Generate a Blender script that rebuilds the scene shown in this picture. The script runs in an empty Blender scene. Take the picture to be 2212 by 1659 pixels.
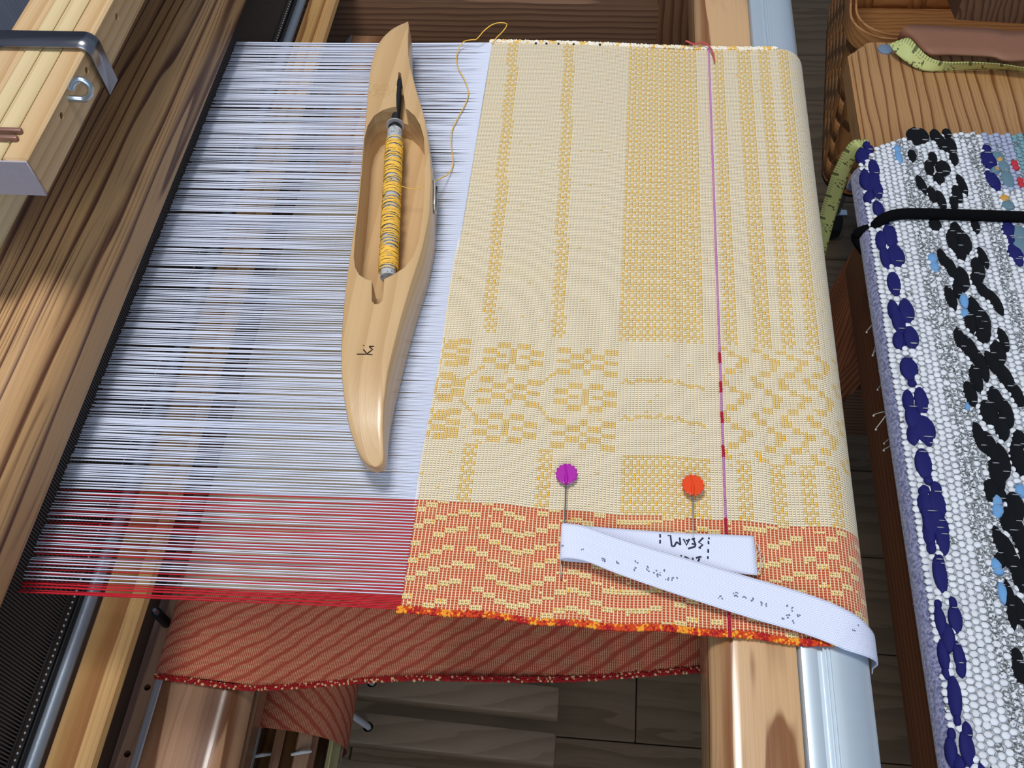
import bpy, bmesh, math, random
import numpy as np
from mathutils import Vector, Matrix
random.seed(7); np.random.seed(7)
S = bpy.context.scene
COL = S.collection
PI = math.pi

# ---------------------------------------------------------------- camera
W_, H_, F_, CH = 2212, 1659, 2100.0, 0.40          # camera stands 0.40 m above the warp
cx, cy = W_/2, H_/2
_a = (1445-cx, -2250-cy); _X = cx+22400
_Yv = (F_*F_-_X*_a[0])/_a[1]
dx = Vector((_X, _Yv, -F_)).normalized(); dy = Vector((_a[0], _a[1], F_)).normalized(); dz = dx.cross(dy)
R = Matrix((dx, dy, dz))                            # world = R @ (right, down, forward)
cam = bpy.data.objects.new('camera', bpy.data.cameras.new('camera')); COL.objects.link(cam)
cr = Vector((R[0][0], R[1][0], R[2][0])); cd = Vector((R[0][1], R[1][1], R[2][1])); cf = Vector((R[0][2], R[1][2], R[2][2]))
M = Matrix((cr, -cd, -cf)).transposed().to_4x4(); M.translation = (0, 0, CH)
cam.matrix_world = M
cam.data.sensor_width = 36; cam.data.lens = 36*F_/W_; cam.data.clip_start = .01; cam.data.clip_end = 20
S.camera = cam

def at(px, py, z=0.0):
    d = R @ Vector(((px-cx)/F_, (py-cy)/F_, 1)); t = (z-CH)/d.z
    return Vector((d.x*t, d.y*t, z))
def atX(px, py, X):
    d = R @ Vector(((px-cx)/F_, (py-cy)/F_, 1)); t = X/d.x
    return Vector((X, d.y*t, CH+d.z*t))

# ---------------------------------------------------------------- light
S.view_settings.view_transform = 'Standard'; S.view_settings.look = 'None'
S.view_settings.exposure = 0.0; S.view_settings.gamma = 1.0
try: S.view_settings.use_curve_mapping = False
except Exception: pass
w = bpy.data.worlds.new('room'); S.world = w; w.use_nodes = True
w.node_tree.nodes['Background'].inputs[0].default_value = (.62, .76, 1.0, 1)
w.node_tree.nodes['Background'].inputs[1].default_value = 0.30
def area(name, loc, target, size, power, color):
    l = bpy.data.lights.new(name, 'AREA'); l.size = size; l.energy = power; l.color = color
    o = bpy.data.objects.new(name, l); COL.objects.link(o); o.location = loc
    o.rotation_euler = (Vector(target)-Vector(loc)).to_track_quat('-Z', 'Y').to_euler()
area('ceiling_lamp', (-.17, .38, 1.12), (-.05, .32, 0), .26, 9.4, (1.0, .97, .94))
area('front_fill', (.05, -1.25, 1.35), (-.05, .3, -.1), 1.0, 16.0, (.82, .90, 1.0))  # added fill from the front, brightens the lower beams

# ---------------------------------------------------------------- helpers
WL = {}
def link(name, me, parent=None, mat=None, label=None, kind=None):
    o = bpy.data.objects.new(name, me); COL.objects.link(o)
    n = len(me.vertices); co = np.empty(n*3, dtype=np.float64); 
    c32 = np.empty(n*3, dtype=np.float32); me.vertices.foreach_get('co', c32); c = c32.reshape(-1, 3)
    lo, hi = c.min(0), c.max(0)
    base = np.array([(lo[0]+hi[0])/2, (lo[1]+hi[1])/2, lo[2]], dtype=np.float32)
    c -= base; me.vertices.foreach_set('co', c.ravel()); me.update()
    wl = Vector([float(v) for v in base])
    pw = WL[parent.name] if parent else Vector((0, 0, 0))
    o.parent = parent; o.location = wl-pw; WL[o.name] = wl
    if mat is not None: me.materials.append(mat)
    if label: o['label'] = label
    if kind: o['kind'] = kind
    return o
def thing(name, label, cat, loc, group=None):
    o = bpy.data.objects.new(name, None); COL.objects.link(o); o.location = loc; o.empty_display_size = .02
    WL[o.name] = Vector(loc); o['label'] = label; o['category'] = cat
    if group: o['group'] = group
    return o
def tag(o, label, cat, group=None, kind=None):
    o['label'] = label; o['category'] = cat
    if group: o['group'] = group
    if kind: o['kind'] = kind
    return o
def from_bm(bm, smooth=True, ang=40):
    me = bpy.data.meshes.new('m'); bmesh.ops.recalc_face_normals(bm, faces=bm.faces[:]); bm.to_mesh(me); bm.free()
    if smooth:
        me.shade_smooth(); me.set_sharp_from_angle(angle=math.radians(ang))
    return me
def bm_box(x0, x1, y0, y1, z0, z1, bev=0, seg=2):
    bm = bmesh.new(); bmesh.ops.create_cube(bm, size=1)
    for v in bm.verts: v.co = Vector(((x0+x1)/2+v.co.x*(x1-x0), (y0+y1)/2+v.co.y*(y1-y0), (z0+z1)/2+v.co.z*(z1-z0)))
    if bev: bmesh.ops.bevel(bm, geom=bm.edges[:], offset=bev, segments=seg, affect='EDGES', profile=.5)
    return bm
def box(*a, **k): return from_bm(bm_box(*a, **k))
def prism(poly, ax, a0, a1, bev=0, seg=2, ang=30):
    """poly of 2-D points extruded along axis ax between a0 and a1"""
    bm = bmesh.new()
    def P3(p, a): return {'y': (p[0], a, p[1]), 'x': (a, p[0], p[1]), 'z': (p[0], p[1], a)}[ax]
    A = [bm.verts.new(P3(p, a0)) for p in poly]; B = [bm.verts.new(P3(p, a1)) for p in poly]; n = len(poly)
    f0 = bm.faces.new(A); f1 = bm.faces.new(B[::-1])
    for i in range(n): bm.faces.new((A[i], B[i], B[(i+1) % n], A[(i+1) % n]))
    if bev: bmesh.ops.bevel(bm, geom=list(f0.edges)+list(f1.edges), offset=bev, segments=seg, affect='EDGES')
    return from_bm(bm, ang=ang)
def rrect(x0, x1, z0, z1, rs, n=8):
    """rounded rectangle, radii (bl, br, tr, tl)"""
    P = []
    for (cx_, cz_, r, a0) in ((x0+rs[0], z0+rs[0], rs[0], 180), (x1-rs[1], z0+rs[1], rs[1], 270), (x1-rs[2], z1-rs[2], rs[2], 0), (x0+rs[3], z1-rs[3], rs[3], 90)):
        m = 1 if r < 1e-5 else n
        for k in range(m+(m > 1)):
            a = math.radians(a0+90*k/max(m, 1)); P.append((cx_+r*math.cos(a), cz_+r*math.sin(a)))
    return P
def smoothpath(P, n=6):
    P = [Vector(p) for p in P]; out = []
    for i in range(len(P)-1):
        p0, p1, p2, p3 = P[max(i-1, 0)], P[i], P[i+1], P[min(i+2, len(P)-1)]
        for k in range(n):
            t = k/n
            out.append(.5*((2*p1)+(p2-p0)*t+(2*p0-5*p1+4*p2-p3)*t*t+(3*p1-p0-3*p2+p3)*t**3))
    out.append(P[-1]); return out
def tube_into(bm, path, r, sides=8, cap=True, up=Vector((0.3, .2, 1))):
    rings = []; n = len(path)
    for i, p in enumerate(path):
        p = Vector(p); t = (Vector(path[min(i+1, n-1)])-Vector(path[max(i-1, 0)])).normalized()
        a = t.cross(up)
        if a.length < 1e-4: a = t.cross(Vector((1, 0, 0)))
        a.normalize(); b = a.cross(t); rr = r[i] if hasattr(r, '__len__') else r
        rings.append([bm.verts.new(p+a*rr*math.cos(2*PI*k/sides)+b*rr*math.sin(2*PI*k/sides)) for k in range(sides)])
    for i in range(n-1):
        for k in range(sides):
            bm.faces.new((rings[i][k], rings[i][(k+1) % sides], rings[i+1][(k+1) % sides], rings[i+1][k]))
    if cap: bm.faces.new(rings[0][::-1]); bm.faces.new(rings[-1])
def tube(path, r, sides=8, ang=60):
    bm = bmesh.new(); tube_into(bm, path, r, sides); return from_bm(bm, ang=ang)
def ribbon(A, B, th, m=8):
    """strip between two polylines, with thickness; uv: u along, v across"""
    n = len(A); bm = bmesh.new(); uv = bm.loops.layers.uv.new('uv'); G = []; L = 0; us = []
    for i in range(n):
        if i: L += ((Vector(A[i])+Vector(B[i]))/2-(Vector(A[i-1])+Vector(B[i-1]))/2).length
        us.append(L); a, b = Vector(A[i]), Vector(B[i])
        G.append([bm.verts.new(a.lerp(b, j/m)) for j in range(m+1)])
    wd = (Vector(A[n//2])-Vector(B[n//2])).length
    for i in range(n-1):
        for j in range(m):
            f = bm.faces.new((G[i][j], G[i+1][j], G[i+1][j+1], G[i][j+1]))
            for l, (ii, jj) in zip(f.loops, ((i, j), (i+1, j), (i+1, j+1), (i, j+1))): l[uv].uv = (us[ii], jj/m*wd)
    me = bpy.data.meshes.new('m'); bm.to_mesh(me); bm.free(); me.shade_smooth()
    return me
def solidify(o, th, offset=0):
    md = o.modifiers.new('thickness', 'SOLIDIFY'); md.thickness = th; md.offset = offset
def cut(me, cutters):
    """exact boolean difference, returns a new mesh"""
    o = bpy.data.objects.new('tmp', me); COL.objects.link(o); cs = []
    for c in cutters:
        k = bpy.data.objects.new('tmpc', c); COL.objects.link(k); cs.append(k)
        m = o.modifiers.new('b', 'BOOLEAN'); m.operation = 'DIFFERENCE'; m.solver = 'EXACT'; m.object = k
    dg = bpy.context.evaluated_depsgraph_get(); dg.update()
    out = bpy.data.meshes.new_from_object(o.evaluated_get(dg))
    for k in cs+[o]: bpy.data.objects.remove(k)
    out.shade_smooth(); out.set_sharp_from_angle(angle=math.radians(35))
    return out
def cyl_mesh(p0, p1, r, sides=16):
    bm = bmesh.new(); tube_into(bm, [p0, p1], r, sides, up=Vector((.31, .77, .12))); return from_bm(bm)
def grid_np(name_, X, Y, Z, U=None, V=None):
    """regular grid mesh from 2-D arrays"""
    ni, nj = X.shape; co = np.stack([X, Y, Z], -1).reshape(-1, 3).astype(np.float32)
    idx = np.arange(ni*nj).reshape(ni, nj)
    q = np.stack([idx[:-1, :-1], idx[1:, :-1], idx[1:, 1:], idx[:-1, 1:]], -1).reshape(-1, 4)
    me = bpy.data.meshes.new(name_); me.vertices.add(len(co)); me.vertices.foreach_set('co', co.ravel())
    me.loops.add(q.size); me.loops.foreach_set('vertex_index', q.ravel().astype(np.int32))
    me.polygons.add(len(q)); me.polygons.foreach_set('loop_start', np.arange(0, q.size, 4, dtype=np.int32))
    me.update(calc_edges=True); me.validate(); me.shade_smooth()
    if U is not None:
        l = me.uv_layers.new(name='uv'); u = np.stack([U, V], -1).reshape(-1, 2)[q.ravel()]
        l.data.foreach_set('uv', u.astype(np.float32).ravel())
    return me
def blobs(items, seg=6, rings=4, colors=None):
    """many ellipsoids in one mesh: items (pos, (sx,sy,sz), rotz); colour attribute per corner"""
    th = np.linspace(0, PI, rings+1)[1:-1]; ph = np.arange(seg)*2*PI/seg
    base = [(0, 0, 1)]+[(math.sin(t)*math.cos(p), math.sin(t)*math.sin(p), math.cos(t)) for t in th for p in ph]+[(0, 0, -1)]
    base = np.array(base); nb = len(base); F3 = []; F4 = []
    for k in range(seg): F3.append((0, 1+k, 1+(k+1) % seg))
    for r in range(rings-2):
        for k in range(seg): F4.append((1+r*seg+k, 1+(r+1)*seg+k, 1+(r+1)*seg+(k+1) % seg, 1+r*seg+(k+1) % seg))
    for k in range(seg): F3.append((nb-1, 1+(rings-2)*seg+(k+1) % seg, 1+(rings-2)*seg+k))
    V = []; 
    for pos, s, rz in items:
        c, sn = math.cos(rz), math.sin(rz); b = base*np.array(s)
        V.append(np.stack([b[:, 0]*c-b[:, 1]*sn, b[:, 0]*sn+b[:, 1]*c, b[:, 2]], -1)+np.array(pos))
    V = np.concatenate(V).astype(np.float32); n = len(items)
    f3 = (np.array(F3)[None]+(np.arange(n)*nb)[:, None, None]).reshape(-1, 3); f4 = (np.array(F4)[None]+(np.arange(n)*nb)[:, None, None]).reshape(-1, 4)
    me = bpy.data.meshes.new('b'); me.vertices.add(len(V)); me.vertices.foreach_set('co', V.ravel())
    loops = np.concatenate([f3.ravel(), f4.ravel()]).astype(np.int32)
    st = np.concatenate([np.arange(len(f3))*3, len(f3)*3+np.arange(len(f4))*4]).astype(np.int32)
    me.loops.add(len(loops)); me.loops.foreach_set('vertex_index', loops); me.polygons.add(len(st)); me.polygons.foreach_set('loop_start', st)
    me.update(calc_edges=True); me.shade_smooth()
    if colors is not None:
        ca = me.color_attributes.new('col', 'FLOAT_COLOR', 'POINT')
        c = np.ones((n, nb, 4), dtype=np.float32); c[:, :, :len(colors[0])] = np.array(colors)[:, None, :]
        ca.data.foreach_set('color', c.ravel())
    return me

# ---------------------------------------------------------------- node expressions
def lin(c):
    c = c/255.0; return c/12.92 if c <= .04045 else ((c+.055)/1.055)**2.4
def rgb(r, g, b): return (lin(r), lin(g), lin(b), 1)
class E_:
    def __init__(s, t, sock): s.t = t; s.s = sock
    def _m(s, op, *a):
        n = s.t.nodes.new('ShaderNodeMath'); n.operation = op
        for i, v in enumerate((s,)+a):
            if isinstance(v, E_): s.t.links.new(v.s, n.inputs[i])
            else: n.inputs[i].default_value = v
        return E_(s.t, n.outputs[0])
    def __add__(s, o): return s._m('ADD', o)
    __radd__ = __add__
    def __sub__(s, o): return s._m('SUBTRACT', o)
    def __rsub__(s, o): return (s*-1.0)+o
    def __mul__(s, o): return s._m('MULTIPLY', o)
    __rmul__ = __mul__
    def __truediv__(s, o): return s._m('DIVIDE', o)
    def fract(s): return s._m('FRACT')
    def abs(s): return s._m('ABSOLUTE')
    def lt(s, o): return s._m('LESS_THAN', o)
    def gt(s, o): return s._m('GREATER_THAN', o)
    def sqrt(s): return s._m('SQRT')
    def pw(s, o): return s._m('POWER', o)
    def mx(s, o): return s._m('MAXIMUM', o)
    def mn(s, o): return s._m('MINIMUM', o)
    def sin(s): return s._m('SINE')
    def floor(s): return s._m('FLOOR')
    def ss(s, a, b):
        n = s.t.nodes.new('ShaderNodeMapRange'); n.interpolation_type = 'SMOOTHSTEP'
        s.t.links.new(s.s, n.inputs[0]); n.inputs[1].default_value = a; n.inputs[2].default_value = b
        return E_(s.t, n.outputs[0])
class Mat:
    def __init__(s, name, rough=.5, spec=.4):
        s.m = bpy.data.materials.new(name); s.m.use_nodes = True; s.t = s.m.node_tree; s.b = s.t.nodes['Principled BSDF']
        s.b.inputs['Roughness'].default_value = rough; s.b.inputs['Specular IOR Level'].default_value = spec
    def co(s, which='Object'):
        n = s.t.nodes.new('ShaderNodeTexCoord'); return n.outputs[which]
    def sep(s, v):
        n = s.t.nodes.new('ShaderNodeSeparateXYZ'); s.t.links.new(v, n.inputs[0]); return [E_(s.t, n.outputs[i]) for i in range(3)]
    def comb(s, *a):
        n = s.t.nodes.new('ShaderNodeCombineXYZ')
        for i, v in enumerate(a):
            if isinstance(v, E_): s.t.links.new(v.s, n.inputs[i])
            else: n.inputs[i].default_value = v
        return n.outputs[0]
    def noise(s, v, scale, detail=3, rough=.5, out=0):
        n = s.t.nodes.new('ShaderNodeTexNoise'); n.inputs['Scale'].default_value = scale; n.inputs['Detail'].default_value = detail; n.inputs['Roughness'].default_value = rough
        s.t.links.new(v, n.inputs['Vector']); return E_(s.t, n.outputs[out])
    def voro(s, v, scale):
        n = s.t.nodes.new('ShaderNodeTexVoronoi'); n.inputs['Scale'].default_value = scale; s.t.links.new(v, n.inputs['Vector']); return E_(s.t, n.outputs[0])
    def mix(s, f, a, b):
        n = s.t.nodes.new('ShaderNodeMix'); n.data_type = 'RGBA'
        if isinstance(f, E_): s.t.links.new(f.s, n.inputs[0])
        else: n.inputs[0].default_value = f
        for k, v in ((6, a), (7, b)):
            if isinstance(v, E_): s.t.links.new(v.s, n.inputs[k])
            else: n.inputs[k].default_value = v
        return E_(s.t, n.outputs[2])
    def attr(s, name, fac=False):
        n = s.t.nodes.new('ShaderNodeAttribute'); n.attribute_name = name; return E_(s.t, n.outputs[2 if fac else 0])
    def color(s, c):
        if isinstance(c, E_): s.t.links.new(c.s, s.b.inputs['Base Color'])
        else: s.b.inputs['Base Color'].default_value = c
        return s
    def rough(s, e): s.t.links.new(e.s, s.b.inputs['Roughness']); return s
    def bump(s, h, strength=.3, dist=.001):
        n = s.t.nodes.new('ShaderNodeBump'); n.inputs['Strength'].default_value = strength; n.inputs['Distance'].default_value = dist
        s.t.links.new(h.s, n.inputs['Height']); s.t.links.new(n.outputs[0], s.b.inputs['Normal']); return s

def wood(name, light, dark, ax='y', freq=140, off=(0, 0), warp=.010, rough=.45, coat=0, wide=.5, stretch=.07, streak=.25, seed=0.0, sharp=.62, fine=.35, fine_n=3.7):
    m = Mat(name, rough, .35); x, y, z = m.sep(m.co())
    g, u, v = {'y': (y, x, z), 'x': (x, y, z), 'z': (z, x, y)}[ax]
    p = m.comb(u*1.0+seed, v*1.0, g*stretch)
    n1 = m.noise(p, 22, 2, .45); n2 = m.noise(m.comb(u+seed, v+3.0, g*stretch*2.2), 60, 2, .5)
    du = u+off[0]+(n1-.5)*warp*2; dv = v+off[1]+(n1-.5)*warp*2.6
    r = (du*du+dv*dv).sqrt()*freq+(n2-.5)*1.1
    wn = m.noise(m.comb(u+seed*2, v, g*.3), 9, 1)
    fr = (r+wn*1.5).fract()
    ring = fr.ss(wide*.4, .90)*(1-fr.ss(.94, 1.0))
    ring = ring.pw(1.0/ max(sharp, .05))
    if fine:
        r2 = (r*fine_n+wn*2.0).fract(); l2 = r2.ss(.45, .8)*(1-r2.ss(.85, 1.0))*m.noise(m.comb(u+9.0, v, g*.5), 30, 1).ss(.35, .6); ring = ring.mx(l2*fine)
    fib = m.noise(m.comb(u*1.0, v*1.0, g*.012), 900, 2, .6)
    blot = m.noise(m.comb(u, v, g*.4), 14, 2)
    c = m.mix(ring*.95, light, dark)
    c = m.mix((fib-.5)*streak+((blot-.5)*.35).mx(0), c, tuple(k*.45 for k in dark[:3])+(1,))
    c = m.mix((.5-fib).mx(0)*streak*1.2, c, tuple(min(1, k*1.35) for k in light[:3])+(1,))
    m.color(c).bump(ring*.5+fib*.6, .25, .0004)
    if coat: m.b.inputs['Coat Weight'].default_value = coat; m.b.inputs['Coat Roughness'].default_value = .16
    return m.m
def plain(name, c, rough=.5, metal=0, spec=.4, nz=0, nscale=200, **k):
    m = Mat(name, rough, spec); m.b.inputs['Metallic'].default_value = metal
    n = m.noise(m.co(), nscale, 3)
    m.color(m.mix(n*nz if nz else n*.12, c, tuple(v*.6 for v in c[:3])+(1,)))
    if nz: m.bump(n, .2, .0004)
    for kk, v in k.items(): m.b.inputs[kk.replace('_', ' ')].default_value = v
    return m.m

BEATER = wood('oiled_pine', rgb(184, 144, 98), rgb(78, 40, 24), 'y', 300, (.012, -.020), .014, .52, .0, 1.45, .040, .55, seed=.3, sharp=.9, fine=.55)
KNEE = wood('dusty_pine', rgb(168, 128, 96), rgb(104, 64, 38), 'y', 150, (.03, .06), .006, .35, .35, .4, .05, .25, seed=2.0)
BREAST = wood('pale_pine', rgb(200, 162, 118), rgb(126, 78, 40), 'y', 150, (.01, .03), .006, .30, .5, .4, .06, .22, seed=4.0)
RAIL = wood('golden_pine', rgb(190, 150, 96), rgb(136, 90, 50), 'y', 130, (.02, .02), .010, .36, .2, .5, .05, .2, seed=1.2)
BROWNX = wood('brown_pine_along', rgb(122, 90, 66), rgb(84, 56, 38), 'x', 170, (.05, .1), .003, .6, 0, .4, .08, .3, seed=5.0)
BROWNZ = wood('brown_pine_upright', rgb(110, 76, 50), rgb(72, 44, 26), 'z', 170, (.03, .05), .008, .6, 0, .4, .08, .3, seed=6.0)
TREAD = wood('treadle_wood', rgb(142, 122, 98), rgb(128, 108, 86), 'x', 170, (.05, .1), .002, .5, 0, .4, .05, .2, seed=7.0, fine=.15)
FLOOR = wood('floor_laminate', rgb(118, 98, 74), rgb(98, 80, 58), 'x', 160, (.1, .3), .006, .6, 0, .4, .09, .35, seed=8.0)
SEATM = wood('bench_pine', rgb(184, 140, 92), rgb(120, 72, 32), 'y', 130, (.05, .035), .008, .5, .05, 1.35, .06, .22, seed=9.0)
BENCHR = wood('bench_rail_pine', rgb(134, 82, 50), rgb(106, 62, 36), 'y', 170, (.05, .08), .006, .55, 0, .4, .06, .2, seed=10.0)
SHAFTA = wood('birch_ply_tan', rgb(200, 170, 128), rgb(182, 148, 104), 'y', 200, (.2, .3), .004, .45, .1, .3, .05, .12, seed=11.0)
SHAFTB = wood('birch_ply_cream', rgb(208, 188, 146), rgb(194, 172, 128), 'y', 200, (.2, .3), .004, .45, .1, .3, .05, .1, seed=12.0)
ENDG = plain('end_grain', rgb(172, 164, 172), .7, nz=.3, nscale=500)
SHUT = wood('shuttle_maple', rgb(200, 166, 120), rgb(188, 152, 106), 'y', 160, (.05, .06), .003, .38, .30, .3, .05, .12, seed=13.0)
SLATG = wood('slat_grey', rgb(170, 165, 165), rgb(150, 142, 138), 'y', 200, (.2, .2), .003, .5, 0, .3, .05, .15)
SLATC = wood('slat_cream', rgb(176, 166, 120), rgb(156, 142, 96), 'y', 200, (.2, .2), .003, .5, 0, .3, .05, .15)
STEEL = plain('steel_band', rgb(150, 150, 156), .28, 1)
ZINC = plain('zinc_wire', rgb(190, 205, 215), .3, 1)
ALU = plain('anodised_aluminium', rgb(204, 218, 228), .36, .55, nz=0)
TUBEM = plain('grey_tube', rgb(150, 160, 172), .42, .5, nz=.35, nscale=1500)
BLACK = plain('black_plastic', rgb(22, 24, 26), .45)
DARKM = plain('reed_steel', rgb(92, 86, 84), .5, .2)
BLACKST = plain('blackened_steel', rgb(70, 72, 76), .22, .8)
CORDW = plain('white_cord', rgb(205, 205, 205), .8, nz=.4, nscale=900)
LEATH = plain('leather_strap', rgb(150, 104, 80), .55, nz=.25, nscale=120)
COPPER = plain('brown_clip', rgb(140, 104, 90), .4, .3)

# ================================================================ the room
fl = bpy.data.objects.new('floor', None); COL.objects.link(fl); fl.location = (0, .6, -.80); WL['floor'] = Vector((0, .6, -.80)); fl['kind'] = 'structure'
y = .434-.128*6; k = 0
while y < 2.6:
    x = -.85+[.0, .37, .18, .52][k % 4]*.9
    x0 = -.88
    while x0 < 1.2:
        x1 = min(max(x, x0+.12), 1.25)
        if k == 5: pass
        link('floor_board', box(x0+.0006, x1-.0006, y+.0006, y+.128-.0006, -.80, -.78-random.uniform(0, .0004), bev=.0012, seg=1), fl, FLOOR)
        x0 = x1; x += .58
    y += .128; k += 1
link('subfloor', box(-1.8, 1.6, -.6, 3.0, -.84, -.801), fl, BLACK)
m = Mat('grey_wallpaper', .8); x_, y_, z_ = m.sep(m.co())
nn = m.noise(m.comb(x_, y_*1.0, z_*.1), 160, 2)
m.color(m.mix(nn, rgb(120, 126, 142), rgb(160, 166, 182))).bump(nn, .4, .002)
wl = link('wall_left', box(-1.0, -.90, -.6, 3.0, -.80, 1.9), None, m.m, kind='structure')

# ================================================================ loom: breast beam
Y0, Y1 = -.10, .73
bb = thing('breast_beam', 'rounded pine front beam capped with aluminium, the cloth bends over it', 'beam', (.085, .3, -.048))
link('beam_wood', prism(rrect(.052, .088, -.046, -.0035, (.006, .001, .001, .012)), 'y', Y0, Y1, ang=50), bb, BREAST, label='varnished pale pine half of the beam')
P = [(.0885, -.046), (.104, -.046)]
P += [(.104+.017*math.sin(a), -.029-.017*math.cos(a)) for a in np.linspace(0, PI/2, 7)]
P += [(.104+.017*math.cos(a), -.020+.0170*math.sin(a)) for a in np.linspace(0, PI/2, 10)]
P += [(.1016, -.0030), (.1014, -.0036), (.1008, -.0036), (.1006, -.0028), (.1000, -.0028), (.0998, -.0036), (.0992, -.0036), (.0990, -.0030), (.0984, -.0030), (.0982, -.0046), (.0964, -.0046), (.0960, -.0032), (.0925, -.0026), (.0895, -.0030), (.0885, -.0042)]
link('aluminium_cap', prism(P, 'y', Y0, Y1, ang=40), bb, ALU, label='brushed aluminium cap with fine ridges')

# knee beam
kb = thing('knee_beam', 'broad pine beam below the warp with one rounded edge, lower cloth lies over it', 'beam', (-.21, .3, -.185))
kp = [(-.240, -.182), (-.190, -.182)]+[(-.200+.016*math.cos(a), -.150+.0185*math.sin(a)) for a in np.linspace(-.4, PI/2, 9)]+[(-.2355, -.1315), (-.240, -.136)]
link('beam_body', prism(kp, 'y', -.1, .73, ang=25), kb, KNEE)
link('edge_highlight', prism([(-.2403, -.1362), (-.2352, -.1310), (-.2338, -.1310), (-.2403, -.1385)], 'y', -.1, .73), kb, SLATG, label='highlight on the corner edge, put in as a pale strip')  # pale strip stands in for the highlight along the beam corner

# loom side frame behind the cloth
sf = thing('loom_side_frame', 'brown pine side rail and post of the loom beyond the far cloth edge', 'frame', (-.05, .77, -.78))
link('side_rail', box(-.34, .036, .735, .80, -.235, -.10, bev=.002), sf, BROWNX)
link('front_post', box(.034, .070, .735, .79, -.78, -.06, bev=.002), sf, BROWNZ)

# beater
bt = thing('loom_beater', 'big dark-grained pine beater beam holding the black reed upright through the warp', 'beater', (-.28, .35, -.075))
link('top_rail', prism(rrect(-.318, -.2445, .018, .060, (.004, .006, .022, .006)), 'y', Y0-.05, .95, ang=30), bt, BEATER, label='heavy pine hand rail with bold dark grain')
rd = link('reed_frame', box(-.2595, -.2535, -.08, .86, -.0500, -.0425, bev=.001), bt, BLACK, label='black bound lower edge of the reed')
# dents
bmv = []; fs = []
ys = np.arange(-.07, .84, .00165)
link_b = bmesh.new()
V = []; F4 = []
for i, yy in enumerate(ys):
    b = i*8
    for (sx, sy, sz) in ((-1, -1, 0), (1, -1, 0), (1, 1, 0), (-1, 1, 0), (-1, -1, 1), (1, -1, 1), (1, 1, 1), (-1, 1, 1)):
        V.append((-.2562+sx*.0018, yy+sy*.00028, -.044+sz*.064))
    for f in ((0, 1, 5, 4), (1, 2, 6, 5), (2, 3, 7, 6), (3, 0, 4, 7)): F4.append([b+k for k in f])
link_b.free()
me = bpy.data.meshes.new('d'); me.from_pydata(V, [], F4); me.update()
link('reed_dents', me, bt, DARKM, label='fine dark steel reed wires', kind='stuff')
it = [((-.2533, yy, -.0460), (.0006, .0007, .0006), 0) for yy in np.arange(-.07, .84, .0030)]
link('reed_lashing', blobs(it, 5, 3), rd, CORDW, label='white lashing dots', kind='stuff')
link('race_channel', box(-.266, -.2530, -.08, .90, -.066, -.0515, bev=.001), bt, BLACK)
link('race_tube', tube([(-.2518, -.08, -.0585), (-.2518, .95, -.0585)], .0038, 16), bt, TUBEM, label='matt grey metal tube under the warp')
link('bottom_rail', prism([(-.2478, -.088), (-.2350, -.088), (-.2262, -.070), (-.2240, -.065), (-.2250, -.0615), (-.2285, -.0592), (-.2420, -.0588), (-.2460, -.0600), (-.2478, -.0630)], 'y', -.08, .95, ang=30), bt, RAIL, label='golden rounded lower beater rail')

cr_ = thing('gap_filler', 'dark bar added to fill the shaded gap under the golden beater rail', 'filler', (-.29, .3, -.26))  # dark bar added so the gap beside the rail reads as shade
link('filler_body', box(-.33, -.2585, -.08, .73, -.26, -.20, bev=.002), cr_, wood('gap_shade', rgb(92, 60, 34), rgb(58, 34, 18), 'y', 200, (.02, .03), .006, .6))
# perforated strip with peg
ps = thing('pegged_strip', 'narrow pine strip with round peg holes beside the broad lower beam', 'strip', (-.249, .3, -.19))
hy = [at(308, 1484, -.145).y, at(258, 1627, -.145).y, at(345, 1345, -.145).y]
me = box(-.2560, -.2420, -.08, .9, -.175, -.145, bev=.001)
me = cut(me, [cyl_mesh((-.2478, h, -.158), (-.2478, h, -.140), .0019) for h in hy])
link('strip_board', me, ps, KNEE)
pg = tube([(-.2478, hy[2], -.158), (-.2478, hy[2], -.128)], .0030, 14)
po = link('peg', pg, ps, BLACK, label='black rubber peg with a metal tip')
link('peg_tip', tube([(-.2478, hy[2], -.128), (-.2478, hy[2], -.124)], [.0019, .0012], 10), po, ZINC)

# ================================================================ shaft boards top left
lz = .132; XR = -.2390
sh = thing('heddle_shaft', 'pale laminated wooden board with side holes, steel band and screw eye above the beater', 'board', (-.27, .33, .105))
ye = .2825; Yf = .62
xs = [XR, XR-.0115, XR-.021, XR-.0285, at(40, 34, .132).x]
for i in range(4):
    x1, x0 = xs[i], xs[i+1]
    me = box(x0+.0001, x1-.0001, ye, Yf, .1115, lz-(.0 if i % 2 == 0 else .0002), bev=.0006 if i else .001, seg=1)
    if i == 0:
        hs = [atX(253, 36, XR), atX(188, 152, XR), atX(134, 250, XR)]
        me = cut(me, [cyl_mesh((XR-.006, h.y, h.z), (XR+.004, h.y, h.z), .0016) for h in hs])
    link('shaft_bar', me, sh, (SHAFTA, SHAFTB, SHAFTB, SHAFTA)[i])
link('end_face', box(xs[-1], XR, ye-.0008, ye+.0001, .1120, lz-.0006, bev=.0003, seg=1), sh, ENDG, label='greyish end grain face')
# steel band wrapping
yb0 = at(190, 108, lz+.001).y; yb1 = at(190, 75, lz+.001).y
bp = [(xs[-1]-.03, lz+.0022), (XR-.003, lz+.0022)]+[(XR-.003+.0052*math.sin(a), lz-.003+.0052*math.cos(a)) for a in np.linspace(.2, PI/2, 6)]+[(XR+.0022, .108)]
A = [(p[0], yb0, p[1]) for p in bp]; B = [(p[0], yb1, p[1]) for p in bp]
o = link('steel_band', ribbon(A, B, .001, 1), sh, STEEL, label='bent steel strap around the board'); solidify(o, .0011)
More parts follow.
